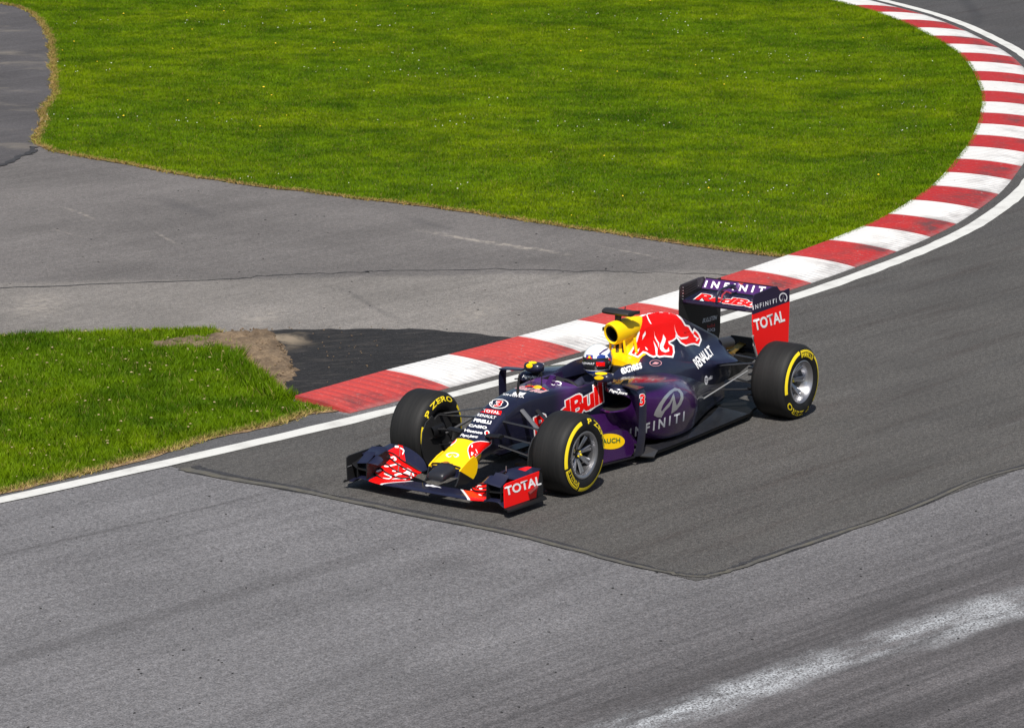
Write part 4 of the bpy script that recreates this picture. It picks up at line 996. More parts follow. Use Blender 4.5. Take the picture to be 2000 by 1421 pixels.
def mp_zone(lo):
    return lambda n: n.math('MULTIPLY', n.math('LESS_THAN', n.math('ABSOLUTE', n.xyz()[1]), .56), n.math('GREATER_THAN', n.math('ADD', n.math('ABSOLUTE', n.xyz()[1]), n.math('MULTIPLY', n.math('SUBTRACT', n.xyz()[0], .84), -1.1)), lo))
MPM = region('main_plane_paint', NV, [(mp_zone(.235), (.75, .75, .75)), (mp_zone(.262), (.82, .004, .003))], .36, .05)
mainp = part(element('main_plane', st, MPM, fwing, 3))
def fw_red(n):
    y = n.math('ABSOLUTE', n.xyz()[1]); x = n.xyz()[0]
    return n.math('MULTIPLY', n.math('LESS_THAN', y, .655), n.math('GREATER_THAN', n.math('ADD', y, n.math('MULTIPLY', n.math('SUBTRACT', x, .55), .9)), .525))
E3M = region('flap_paint', NV, [(fw_red, (.82, .004, .003))], .36, .05)
YS = [.30, .35, .41, .50, .60, .74]
ELS = [(RED, [.80,.86,.885,.885,.875,.86], [.118,.104,.102,.116,.152,.165], [.735,.745,.745,.735,.725,.72], [.123,.124,.134,.155,.192,.20]),
       (RED, [.735,.735,.735,.73,.72,.72], [.128,.130,.142,.162,.20,.208], [.625,.62,.62,.61,.60,.60], [.142,.155,.178,.208,.25,.258]),
       (E3M, [.615,.62,.62,.615,.605,.60], [.146,.165,.186,.216,.256,.265], [.54,.51,.49,.47,.455,.45], [.150,.200,.236,.268,.288,.288])]
FLAPS = {1: [], -1: []}
for s in (1, -1):
    ELS2 = []
    for mt, lx, lz, tx, tz in ELS:
        if mt is E3M: ELS2.append((mt, lx, lz, tx, tz)); continue
        mx = [a*.48+b*.52 for a, b in zip(lx, tx)]; mz = [a*.48+b*.52+.004 for a, b in zip(lz, tz)]
        ELS2 += [(mt, lx, lz, mx, mz), (mt, [q+.008 for q in mx], [q+.006 for q in mz], tx, tz)]
    for mt, lx, lz, tx, tz in ELS2:
        st = [(s*y, (a, b), (c_, d_), .010, .004) for y, a, b, c_, d_ in zip(YS, lx, lz, tx, tz)]
        f = part(element('flap', st, mt, fwing)); FLAPS[s].append(f)
        rows = dense(np.array([[(p[1][0]+.006, p[0], p[1][1])] for p in st]), 4)[:, 0]
        m = MB(); m.path([tuple(r) for r in rows], .006, 6); part(m.build('flap_lip', BLACK, fwing, 60))
    # inner fence with winglets
    m = MB(); m.slab([(.985, s*.585, .105), (.985, s*.585, .245), (.93, s*.585, .262), (.72, s*.585, .30), (.66, s*.585, .25), (.68, s*.585, .19), (.80, s*.585, .115)], (0, 1, 0), .008)
    part(m.build('wing_fence', BLACK, fwing))
    m = MB(); m.slab([(.955, s*.70, .11), (.955, s*.70, .225), (.70, s*.70, .27), (.68, s*.70, .16)], (0, 1, 0), .007); part(m.build('wing_fence', BLACK, fwing))
    part(element('winglet', [(s*.585, (.975, .245), (.86, .285), .008, .006), (s*.54, (.965, .243), (.86, .284), .008, .006), (s*.505, (.94, .232), (.865, .262), .008, .004)], NAVY, fwing))
    part(element('winglet', [(s*.70, (.96, .225), (.84, .300), .009, .008), (s*.64, (.97, .235), (.85, .310), .009, .008), (s*.585, (.975, .245), (.86, .315), .009, .008)], NAVY, fwing))
    part(element('winglet', [(s*.772, (.93, .205), (.80, .24), .009, .006), (s*.70, (.955, .18), (.80, .225), .009, .006), (s*.59, (.96, .172), (.80, .215), .009, .006)], BLACK, fwing))
    part(element('winglet', [(s*.77, (.80, .262), (.66, .300), .009, .01), (s*.66, (.82, .270), (.66, .312), .009, .01), (s*.60, (.80, .272), (.68, .308), .009, .01)], NAVY, fwing))
    # endplate with foot and dive plane
    EPM = region('wing_endplate_paint', (.010, .010, .011), [(lambda n: n.math('MULTIPLY', n.math('GREATER_THAN', n.xyz()[1], .7), n.math('MULTIPLY', n.math('GREATER_THAN', n.math('SUBTRACT', n.xyz()[0], n.math('MULTIPLY', n.xyz()[2], -.20)), .60), n.math('GREATER_THAN', n.xyz()[2], .086))), (.84, .003, .002))], .5, 0, .05, 0)
    fx = 1.03 if s == 1 else .99; m = MB(); m.slab([(fx-.013, s*.78, .075), (fx-.003, s*.78, .18), (fx, s*.78, .265), (fx-.028, s*.78, .278), (.80, s*.78, .284), (.54, s*.78, .290), (.505, s*.78, .270), (.485, s*.78, .18), (.48, s*.78, .075)], (0, 1, 0), .010)
    ep = part(m.build('endplate', EPM, fwing))
    if s == 1: fepL = ep
    m = MB(); rows = []
    for x in (fx-.008, .8, .48):
        rows.append([(x, s*.78, .082), (x, s*.802, .080), (x, s*.818, .068), (x, s*.820, .055), (x, s*.812, .055), (x, s*.805, .066), (x, s*.78, .070)])
    m.grid(rows, 0, True, True); part(m.build('endplate_foot', BLACK, fwing))
    part(MB().slab([(.70, s*.785, .150), (.72, s*.82, .145), (.62, s*.83, .185), (.58, s*.785, .185)], (.25, 0, 1), .008).build('dive_plane', plain('dark_red_fin', (.12, .02, .02), .4), fwing))
    for a_, b_ in (((.93, s*.775, .19), (.985, s*.775, .19)), ((.62, s*.52, .245), (.62, s*.52, .31)), ((.74, s*.45, .15), (.73, s*.45, .20))):
        part(MB().bar(a_, b_, .004).build('slot_bracket', GREY, fwing))

# ---- rear wing
rwing = empty('rear_wing', (-3.75, 0, .9)); rwing.parent = car
for s in (1, -1):
    EP = region('rear_endplate_paint', (.0095, .0095, .0105), [(lambda n: n.math('GREATER_THAN', n.xyz()[1], .372), (.82, .004, .003)),
        (lambda n: n.math('MULTIPLY', n.math('GREATER_THAN', n.xyz()[1], .372), n.math('GREATER_THAN', n.math('ADD', n.xyz()[2], n.math('MULTIPLY', n.math('ADD', n.xyz()[0], 3.42), .03)), .888)), (.016, .010, .034))], .45, 0, .05, 0)
    rx_ = 0 if s == 1 else .075
    o2 = [(-3.425, .72), (-3.412, .80), (-3.408, .90), (-3.415, 1.045), (-3.435, 1.062), (-3.74, 1.082), (-3.815, 1.078), (-3.85, 1.045), (-3.88, 1.026), (-3.95, 1.020), (-4.036-rx_, 1.026), (-4.042-rx_, .90), (-4.038-rx_, .53), (-4.0-rx_, .42), (-3.75, .36), (-3.58, .42), (-3.50, .52), (-3.455, .62)]
    m = MB(); m.slab([(x, s*.378, z) for x, z in o2], (0, 1, 0), .012)
    ep = part(m.build('endplate', EP, rwing))
    if s == 1: repL = ep
    else: repR = ep
    m = MB()
    for k in range(4):
        z = .965+.022*k; m.bar((-3.47, s*.368, z), (-3.70, s*.368, z+.03), .004, .004, 1.5, 6)
    part(m.build('louvre', MATT if s == -1 else PURPLE, rwing))
    m = MB()
    for k in range(5):
        m.bar((-3.455, s*.366, .93+.026*k), (-3.455, s*.371, .93+.026*k), .006, .006, 1, 8)
    part(m.build('bolt', CHROME, rwing))
    m = MB(); m.path([(-3.41, s*.385, .70), (-3.435, s*.385, .61), (-3.49, s*.385, .50), (-3.53, s*.385, .44)], .012, 6); part(m.build('edge_strip', plain('bare_grey', (.35, .34, .34), .4, .3), rwing))
st = [(y, (-3.475, .915), (-3.790, .968), .028, .012) for y in (-.37, -.2, 0, .2, .37)]
rmain = part(element('main_plane', st, NAVY, rwing, 2))
part(MB().path([(-3.476, -.37, .906), (-3.474, 0, .906), (-3.476, .37, .906)], .019, 10).build('leading_edge', plain('glossy_purple_black', (.022, .010, .030), .18, .2, 1.), rwing))
st = [(y, (-3.772, .972), (-3.838, 1.062-(.022 if abs(y) < .01 else 0)), .014, .006) for y in (-.368, -.2, -.07, -.03, 0, .03, .07, .2, .368)]
rflap = part(element('flap', st, paint('flap_purple', (.075, .018, .135), .32, .2, .8), rwing, 2))
part(MB().bar((-3.773, -.365, .975), (-3.773, .365, .975), .006).bar((-3.840, -.366, 1.066), (-3.840, .366, 1.066), .005).build('flap_edge', BLACK, rwing))
part(MB().path([(-3.49, -.04, .93), (-3.49, -.04, .985), (-3.51, -.035, 1.02), (-3.56, -.02, 1.045), (-3.66, 0, 1.06), (-3.72, .01, 1.055)], [.012, .013, .014, .014, .016, .012], 8).bar((-3.62, 0, 1.06), (-3.76, .0, 1.02), .012).build('flap_actuator', NAVY, rwing))
part(MB().path([(-3.49, .005, .95), (-3.52, .0, 1.0), (-3.60, -.01, 1.02), (-3.68, -.01, .99)], .008, 6).build('actuator_loop', plain('actuator_red', (.35, .02, .03), .35, 0, .5), rwing))
part(MB().slab([(-3.78, -.37, .46), (-3.78, .37, .46), (-3.95, .37, .48), (-3.95, -.37, .48)], (.1, 0, 1), .012).build('lower_beam', BLACK, rwing))

# ------------------------------------------------------------------ the driver
SUIT = plain('navy_suit', (.010, .012, .035), .8)
def skin_mesh(name, V, Ed, R, mat, parent, lev=1):
    me = bpy.data.meshes.new(name); me.from_pydata(V, Ed, []); o = bpy.data.objects.new(name, me); COL.objects.link(o)
    md = o.modifiers.new('skin', 'SKIN'); md.use_smooth_shade = True
    for i, r in enumerate(R):
        sv = me.skin_vertices[0].data[i]; r = r if isinstance(r, tuple) else (r, r); sv.radius = r; sv.use_root = (i == 0)
    sb = o.modifiers.new('sub', 'SUBSURF'); sb.levels = lev; sb.render_levels = lev
    dg = bpy.context.evaluated_depsgraph_get(); m2 = bpy.data.meshes.new_from_object(o.evaluated_get(dg)); m2.name = name
    bpy.data.objects.remove(o); bpy.data.meshes.remove(me)
    m2.materials.clear(); m2.materials.append(mat)
    for p in m2.polygons: p.use_smooth = True
    o = bpy.data.objects.new(name, m2); COL.objects.link(o); o.parent = parent
    return o
driver = empty('person', (-1.58, 0, .16)); tag(driver, 'driver in white and blue helmet with dark suit and gloves, seated in the cockpit', 'person')
V = [(-1.60, 0, .22), (-1.58, 0, .34), (-1.54, 0, .48), (-1.50, 0, .56), (-1.48, 0, .64)]; Ed = [(0, 1), (1, 2), (2, 3), (3, 4)]; R = [(.15, .11), (.14, .10), (.15, .10), (.10, .08), (.06, .06)]
for s in (1, -1):
    k = len(V)
    V += [(-1.50, s*.15, .545), (-1.33, s*.20, .44), (-1.13, s*.175, .52), (-1.05, s*.155, .565)]; R += [.058, .046, .038, .032]
    Ed += [(3, k), (k, k+1), (k+1, k+2), (k+2, k+3)]
    q = len(V); V += [(-1.42, s*.09, .24), (-1.10, s*.11, .33), (-.75, s*.09, .27)]; R += [.085, .065, .05]; Ed += [(0, q), (q, q+1), (q+1, q+2)]
body_o = part(skin_mesh('race_suit', V, Ed, R, SUIT, driver))
GLV = plain('black_glove', (.012, .012, .014), .75)
for s in (1, -1):
    # palm with five fingers closed round the wheel rim
    V = [(-1.05, s*.158, .568), (-1.025, s*.152, .582), (-1.008, s*.150, .590)]; Ed = [(0, 1), (1, 2)]; R = [.026, .030, .028]
    for f in range(4):
        z = .612-.020*f; L = (.95, 1.05, 1., .82)[f]; k = len(V)
        V += [(-1.000, s*.158, z), (-.972, s*(.158+.004), z+.004), (-.962, s*.135, z+.002), (-.985, s*.122, z)] if True else []
        Ed += [(2, k), (k, k+1), (k+1, k+2), (k+2, k+3)]; R += [.0105*L, .010*L, .009*L, .008*L]
    k = len(V); V += [(-1.035, s*.135, .60), (-1.022, s*.115, .615), (-1.000, s*.105, .618)]; Ed += [(1, k), (k, k+1), (k+1, k+2)]; R += [.012, .0105, .009]
    part(skin_mesh('glove', V, Ed, R, GLV, driver))
# helmet: shell, visor, paint
n = NT('helmet_paint'); x, y, z = None, None, None
n._c['o'] = n.node('ShaderNodeTexCoord').outputs['Object']; x, y, z = n.xyz()
HC = (-1.508, 0, .750)
rx = n.math('SUBTRACT', x, HC[0]); rz = n.math('SUBTRACT', z, HC[2]); ay = n.math('ABSOLUTE', y)
c = n.mix(n.ramp(n.math('ADD', rz, n.math('MULTIPLY', rx, .25)), .062, .075), (.012, .035, .20), (.80, .82, .84))
c = n.mix(n.math('MULTIPLY', n.ramp(rz, .10, .12), n.ramp(rx, -.03, -.06)), c, (.10, .35, .62))
stripe = n.math('LESS_THAN', n.math('ABSOLUTE', n.math('SUBTRACT', n.math('ADD', rx, n.math('MULTIPLY', rz, -.5)), .012)), .016)
c = n.mix(stripe, c, (.80, .82, .84))
back = n.math('MULTIPLY', n.math('LESS_THAN', rx, -.035), n.math('LESS_THAN', n.math('ADD', rz, n.math('MULTIPLY', rx, .2)), .055)); c = n.mix(back, c, (.85, .55, .01))
c = n.mix(n.math('MULTIPLY', n.math('LESS_THAN', rx, -.082), n.math('LESS_THAN', rz, .07)), c, (.6, .01, .01))
c = n.mix(n.math('MULTIPLY', n.math('GREATER_THAN', rx, .055), n.math('MULTIPLY', n.math('GREATER_THAN', ay, .045), n.math('GREATER_THAN', rz, .03))), c, (.80, .82, .84))
c = n.mix(n.math('MULTIPLY', n.math('GREATER_THAN', rx, .02), n.math('LESS_THAN', rz, -.065)), c, (.02, .06, .35))
c = n.mix(n.math('MULTIPLY', n.math('GREATER_THAN', rx, .02), n.math('LESS_THAN', rz, -.098)), c, (.75, .75, .75))
c = n.mix(n.math('MULTIPLY', n.math('GREATER_THAN', ay, .09), n.math('MULTIPLY', n.math('LESS_THAN', n.math('ABSOLUTE', n.math('SUBTRACT', rz, .012)), .018), n.math('GREATER_THAN', rx, -.005))), c, (.75, .012, .01))
n.set(Base_Color=c, Roughness=.25, Coat_Weight=1., Coat_Roughness=.03); HELM = n.m
m = MB(); rows = []
def hel(th, ph, k=1.):
    """th: height angle, ph: round the head (0 = forward)"""
    cz = math.sin(th); cr_ = math.cos(th)
    X = .150*k*cr_*math.cos(ph); Y = .122*k*cr_*math.sin(ph); Z = .136*k*cz
    if cz < 0: X += .020*max(0, math.cos(ph))*min(1, -cz*1.6); Z *= .98
    return (HC[0]+X, Y, HC[2]+Z)
for i in range(19):
    th = math.radians(90-165*i/18); rows.append([hel(th, 2*math.pi*j/36) for j in range(36)])
m.grid(rows, 0, True, True); helmet = part(m.build('helmet', HELM, driver, 60))
def band(name, t0, t1, half, k, mat, nn=30):
    m = MB(); rows = [[hel(math.radians(t), p, k) for p in np.linspace(-half, half, nn)] for t in np.linspace(t0, t1, 8)]
    m.grid([list(r) for r in rows], 0); o = m.build(name, mat, helmet, 60); return o
visor = band('visor', 8, -27, math.radians(86), 1.015, plain('smoked_visor', (.02, .022, .026), .08, .3, 1.))
vstrip = band('visor_strip', 17, 7.5, math.radians(80), 1.02, plain('black_strip', (.012, .012, .013), .3))
band('visor_seal', -27, -30, math.radians(86), 1.02, WHITE)
for s in (1, -1):
    o = MB().bar((HC[0]+.012, s*.120, HC[2]-.01), (HC[0]+.012, s*.132, HC[2]-.01), .022, .018, 1, 14).build('visor_pivot', BLACK, helmet)
# ------------------------------------------------------------------ printing on the car: flat shapes laid onto the curved panels
DEC = {
    'total_plate': [[0.121881, -0.081043, 0.580383], [-0.090939, 0.141653, -0.023102], [-0.011295, 0.004326, 0.030892], [0.804975, 0.552181, 0.21705]],
    'total_nose': [[0.111238, -0.058702, 0.583092], [-0.071266, 0.111063, -0.018032], [-0.006964, 0.001663, 0.021606], [0.80517, 0.551902, 0.217039]],
    'renault_nose': [[0.168478, -0.07633, 0.555404], [-0.080648, 0.126511, -0.023267], [-0.007879, 0.002941, 0.021593], [0.804238, 0.552811, 0.218178]],
    'pirelli_nose': [[0.228453, -0.070807, 0.522533], [-0.076426, 0.119585, -0.021794], [-0.009033, 0.003044, 0.025397], [0.803427, 0.553479, 0.219468]],
    'casio': [[0.291615, -0.074463, 0.490728], [-0.079094, 0.122261, -0.019465], [-0.007467, 0.002243, 0.021508], [0.802496, 0.554306, 0.220784]],
    'hisense': [[0.345774, -0.077581, 0.459885], [-0.077932, 0.12097, -0.021016], [-0.007486, 0.002226, 0.021477], [0.801651, 0.555032, 0.222024]],
    'pepe_nose': [[0.399349, -0.084778, 0.422838], [-0.078773, 0.119179, -0.014156], [-0.010281, 0.004038, 0.02682], [0.800767, 0.555801, 0.223289]],
    'red_dot': [[0.313503, 0.097559, 0.444495], [-0.022722, 0.032963, 0.000363], [-0.007444, -0.005585, 0.040723], [0.80382, 0.55167, 0.222561]],
    'emblem_nose': [[0.630753, -0.056669, 0.297308], [-0.060762, 0.086483, 0.000731], [-0.007975, -0.005981, 0.042503], [0.797557, 0.558414, 0.228203]],
    'badge_nose': [[0.705818, -0.037409, 0.270817], [-0.033859, 0.048058, 0.000387], [-0.003052, -0.002289, 0.016151], [0.79646, 0.559321, 0.229808]],
    'bull_nose_near': [[0.68553, -0.225545, 0.51095], [-0.000197, 0.000285, 3e-06], [6.3e-05, 4.7e-05, -0.000337], [0.801523, 0.553315, 0.226723]],
    'bull_nose_far': [[0.548795, -0.322654, 0.472827], [-0.0002, 0.000285, 2e-06], [6.3e-05, 4.7e-05, -0.00034], [0.798607, 0.558371, 0.22461]],
    'number_ring': [[0.032524, -0.04982, 0.595365], [-0.087589, 0.127712, 0.001491], [-0.013618, -0.010248, 0.077151], [0.806478, 0.5506, 0.215481]],
    'number_top': [[-0.003901, -0.032804, 0.60818], [-0.037546, 0.054771, 0.000643], [-0.012638, 0.000376, 0.046395], [0.806652, 0.550419, 0.215291]],
    'singha': [[-0.181545, -0.06559, 0.669102], [-0.092752, 0.145767, -0.02271], [-0.004433, 0.00058, 0.015349], [0.808965, 0.547932, 0.212946]],
    'lion': [[-0.249754, -0.01704, 0.658768], [-0.065163, 0.096107, 0.001254], [-0.005339, -0.004019, 0.030664], [0.810045, 0.546448, 0.212654]],
    'redbull_top': [[-0.384678, -0.086226, 0.685848], [-0.115265, 0.185106, -0.034517], [-0.036964, 0.047037, 0.020701], [0.811535, 0.544741, 0.211347]],
    'sun_top': [[-0.523493, 0.006819, 0.670745], [-0.038717, 0.057699, 0.000822], [-0.004795, -0.003614, 0.027787], [0.813083, 0.542584, 0.210947]],
    'bulls_top': [[-0.512957, -0.089102, 0.67787], [-0.102871, 0.163694, -0.025585], [-0.018385, 0.017782, 0.025027], [0.812497, 0.543537, 0.210752]],
    'emblem_dash': [[-0.764101, 0.017635, 0.654941], [-0.050991, 0.076746, 0.001181], [-0.006943, -0.00523, 0.040385], [0.815815, 0.538821, 0.21004]],
    'redbull_side': [[-0.474894, 0.066719, 0.266147], [-0.368977, 0.432903, 0.311586], [-0.017906, -0.039717, 0.164129], [0.814749, 0.536943, 0.218807]],
    'bull_cover': [[-2.068103, -0.464016, 1.149157], [-0.000525, 0.000838, 1.8e-05], [0.000156, 0.000119, -0.00097], [0.832675, 0.517288, 0.197651]],
    'intake_slots': [[-1.729383, -0.24488, 1.226479], [-0.000528, 0.000823, 1.6e-05], [0.000157, 0.000119, -0.000958], [0.826596, 0.525966, 0.200244]],
    'exness': [[-1.514811, 0.234524, 0.652355], [-0.102369, 0.140373, 0.054082], [-0.001867, -0.017134, 0.05097], [0.826715, 0.523448, 0.206264]],
    'renault_cover': [[-2.803806, 0.202871, 0.477662], [-0.094326, 0.103283, 0.130249], [0.014086, -0.054226, 0.077338], [0.837096, 0.507767, 0.203574]],
    'oval_cover': [[-1.968925, 0.223022, 0.645943], [-0.055782, 0.088657, 0.001883], [-0.008827, -0.006674, 0.052742], [0.830455, 0.518162, 0.204581]],
    'att': [[-2.936026, 0.224686, 0.358553], [-0.022171, 0.029543, 0.017486], [-0.004318, -0.005753, 0.031401], [0.837397, 0.505519, 0.207884]],
    'globe': [[-2.848019, 0.240206, 0.336644], [-0.015659, 0.025623, 0.00063], [-0.013439, -0.010115, 0.078415], [0.836728, 0.506289, 0.208704]],
    'emblem_pod0': [[-1.307677, 0.029316, 1.322026], [-0.000509, 0.000815, 1.8e-05], [0.000165, 0.000124, -0.00094], [0.8308, 0.513908, 0.213706]],
    'emblem_pod1': [[-1.307677, 0.029316, 1.322026], [-0.000509, 0.000815, 1.8e-05], [0.000165, 0.000124, -0.00094], [0.8308, 0.513908, 0.213706]],
    'emblem_pod2': [[-1.307677, 0.029316, 1.322026], [-0.000509, 0.000815, 1.8e-05], [0.000165, 0.000124, -0.00094], [0.8308, 0.513908, 0.213706]],
    'infiniti_pod': [[-1.269012, 0.477468, 0.184415], [-0.274509, 0.373585, 0.152854], [-0.012968, -0.012074, 0.076858], [0.826867, 0.517236, 0.220813]],
    'pepe_pod': [[-1.027552, 0.423584, 0.608745], [-0.076733, 0.130779, -0.025959], [-0.007355, -0.000698, 0.030357], [0.824012, 0.525496, 0.211795]],
    'pepe_pod_far': [[-1.028692, -0.444611, 0.616974], [-0.077839, 0.118738, -0.006899], [-0.006369, -0.000771, 0.026841], [0.812355, 0.544662, 0.20838]],
    'number_vane': [[-1.063093, 0.69788, 0.524845], [-0.02471, 0.03595, 0.008202], [-0.016014, -0.012009, 0.091036], [0.827132, 0.519649, 0.214052]],
    'oval_board': [[-0.674944, 0.525862, 0.207047], [-0.130445, 0.201817, 0.003829], [-0.023241, -0.01733, 0.125407], [0.820304, 0.525929, 0.224722]],
    'rauch': [[-0.689953, 0.542406, 0.251243], [-0.098911, 0.147581, 0.015738], [-0.00716, -0.005337, 0.038726], [0.820439, 0.525956, 0.224165]],
    'total_front': [[0.912769, 0.718243, 0.153325], [-0.174599, 0.219753, 0.090239], [-0.006966, -0.019472, 0.068517], [0.80572, 0.543136, 0.236259]],
    'logo_front': [[0.91724, -0.05759, 0.113413], [-0.073477, 0.108404, -0.010976], [-0.004549, -0.003412, 0.023418], [0.793174, 0.561492, 0.2358]],
    'wf0': [[0.911393, -0.926474, 0.414098], [-0.000242, 0.000335, 1e-06], [7.6e-05, 5.7e-05, -0.000402], [0.78885, 0.569831, 0.230235]],
    'wf1': [[0.911393, -0.926474, 0.414098], [-0.000242, 0.000335, 1e-06], [7.6e-05, 5.7e-05, -0.000402], [0.78885, 0.569831, 0.230235]],
    'wf2': [[0.911393, -0.926474, 0.414098], [-0.000242, 0.000335, 1e-06], [7.6e-05, 5.7e-05, -0.000402], [0.78885, 0.569831, 0.230235]],
    'wf3': [[0.911393, -0.926474, 0.414098], [-0.000242, 0.000335, 1e-06], [7.6e-05, 5.7e-05, -0.000402], [0.78885, 0.569831, 0.230235]],
    'wf4': [[0.911393, -0.926474, 0.414098], [-0.000242, 0.000335, 1e-06], [7.6e-05, 5.7e-05, -0.000402], [0.78885, 0.569831, 0.230235]],
    'wf5': [[0.911393, -0.926474, 0.414098], [-0.000242, 0.000335, 1e-06], [7.6e-05, 5.7e-05, -0.000402], [0.78885, 0.569831, 0.230235]],
    'wf6': [[0.911393, -0.926474, 0.414098], [-0.000242, 0.000335, 1e-06], [7.6e-05, 5.7e-05, -0.000402], [0.78885, 0.569831, 0.230235]],
    'wf7': [[0.911393, -0.926474, 0.414098], [-0.000242, 0.000335, 1e-06], [7.6e-05, 5.7e-05, -0.000402], [0.78885, 0.569831, 0.230235]],
    'wf8': [[0.911393, -0.926474, 0.414098], [-0.000242, 0.000335, 1e-06], [7.6e-05, 5.7e-05, -0.000402], [0.78885, 0.569831, 0.230235]],
    'wf9': [[0.911393, -0.926474, 0.414098], [-0.000242, 0.000335, 1e-06], [7.6e-05, 5.7e-05, -0.000402], [0.78885, 0.569831, 0.230235]],
    'wf10': [[0.911393, -0.926474, 0.414098], [-0.000242, 0.000335, 1e-06], [7.6e-05, 5.7e-05, -0.000402], [0.78885, 0.569831, 0.230235]],
    'wf11': [[0.911393, -0.926474, 0.414098], [-0.000242, 0.000335, 1e-06], [7.6e-05, 5.7e-05, -0.000402], [0.78885, 0.569831, 0.230235]],
    'wn0': [[0.817325, 0.219794, 0.220523], [-0.00022, 0.000317, 3e-06], [7.3e-05, 5.5e-05, -0.000375], [0.799038, 0.552855, 0.236411]],
    'wn1': [[0.817325, 0.219794, 0.220523], [-0.00022, 0.000317, 3e-06], [7.3e-05, 5.5e-05, -0.000375], [0.799038, 0.552855, 0.236411]],
    'wn2': [[0.817325, 0.219794, 0.220523], [-0.00022, 0.000317, 3e-06], [7.3e-05, 5.5e-05, -0.000375], [0.799038, 0.552855, 0.236411]],
    'wn3': [[0.817325, 0.219794, 0.220523], [-0.00022, 0.000317, 3e-06], [7.3e-05, 5.5e-05, -0.000375], [0.799038, 0.552855, 0.236411]],
    'wn4': [[0.817325, 0.219794, 0.220523], [-0.00022, 0.000317, 3e-06], [7.3e-05, 5.5e-05, -0.000375], [0.799038, 0.552855, 0.236411]],
    'wn5': [[0.817325, 0.219794, 0.220523], [-0.00022, 0.000317, 3e-06], [7.3e-05, 5.5e-05, -0.000375], [0.799038, 0.552855, 0.236411]],
    'oval_near_a': [[-0.98131, 0.30628, 0.709321], [-0.042606, 0.065653, 0.001182], [-0.005301, -0.003998, 0.031082], [0.822135, 0.529787, 0.208375]],
    'oval_near_b': [[-0.986147, 0.310297, 0.748641], [-0.05479, 0.084507, 0.001528], [-0.003859, -0.002911, 0.022744], [0.822557, 0.529561, 0.207281]],
    'oval_far_a': [[-0.985119, -0.376564, 0.720941], [-0.030363, 0.045063, 0.00062], [-0.006128, -0.004629, 0.036498], [0.812873, 0.544937, 0.205622]],
    'oval_far_b': [[-1.007412, -0.366823, 0.753266], [-0.040199, 0.059767, 0.000834], [-0.004942, -0.003738, 0.029588], [0.81349, 0.544378, 0.204663]],
    'total_rear': [[-3.556013, 0.319563, 0.709292], [-0.149429, 0.219572, 0.091862], [-0.006718, -0.026243, 0.096374], [0.846855, 0.495209, 0.193919]],
    'infiniti_endplate': [[-3.49753, 0.329323, 0.9091], [-0.115501, 0.171038, 0.068152], [-0.004526, -0.006998, 0.038568], [0.84709, 0.496547, 0.189417]],
    'emblem_endplate': [[-3.883425, 0.36624, 0.919933], [-0.037121, 0.063454, 0.001734], [-0.013163, -0.010166, 0.086291], [0.850054, 0.49215, 0.187607]],
    'infiniti_flap': [[-3.694466, -0.298643, 1.010379], [-0.296694, 0.514965, -0.052077], [-0.015884, 0.004885, 0.059093], [0.843326, 0.504576, 0.184943]],
    'redbull_wing': [[-3.432158, -0.234772, 0.944799], [-0.312508, 0.546156, -0.069314], [-0.032995, 0.034901, 0.053807], [0.841928, 0.505651, 0.188345]],
    'bulletin': [[-3.851797, -0.404947, 0.64712], [-0.072123, 0.106421, 0.033599], [-0.009201, 0.000143, 0.039559], [0.839468, 0.507858, 0.193325]],
    'small_bull': [[-3.909033, -0.388153, 0.593159], [-0.039612, 0.059595, 0.015569], [-0.004478, -0.003422, 0.028205], [0.839549, 0.507135, 0.194866]],
    'number_far': [[-3.919342, -0.390249, 0.558979], [-0.036793, 0.058195, 0.007055], [-0.004505, -0.003439, 0.028213], [0.839423, 0.506971, 0.195828]],
    'renault_visor': [[-1.333765, -0.042963, 0.739233], [-0.05485, 0.086365, -0.004682], [-0.002705, -0.002047, 0.016165], [0.821222, 0.532632, 0.204691]],
    'helmet_patch': [[-1.347944, -0.017582, 0.773011], [-0.030811, 0.047976, -0.001096], [-0.009497, -0.00227, 0.04432], [0.821699, 0.532393, 0.203392]],
    'helmet_side': [[-1.381092, 0.061872, 0.761439], [-0.042101, 0.066406, -0.002661], [-0.010876, -0.008226, 0.065399], [0.823158, 0.530045, 0.203626]],
    'helmet_stripe': [[-1.421825, 0.057846, 0.818417], [-0.046133, 0.068333, 0.008955], [-0.007612, -0.005768, 0.046214], [0.823804, 0.529734, 0.201814]],
    'visor_tab': [[-1.37945, 0.064497, 0.726709], [-0.039629, 0.061411, 0.000334], [-0.005541, -0.00419, 0.033079], [0.822918, 0.529904, 0.204957]],
}
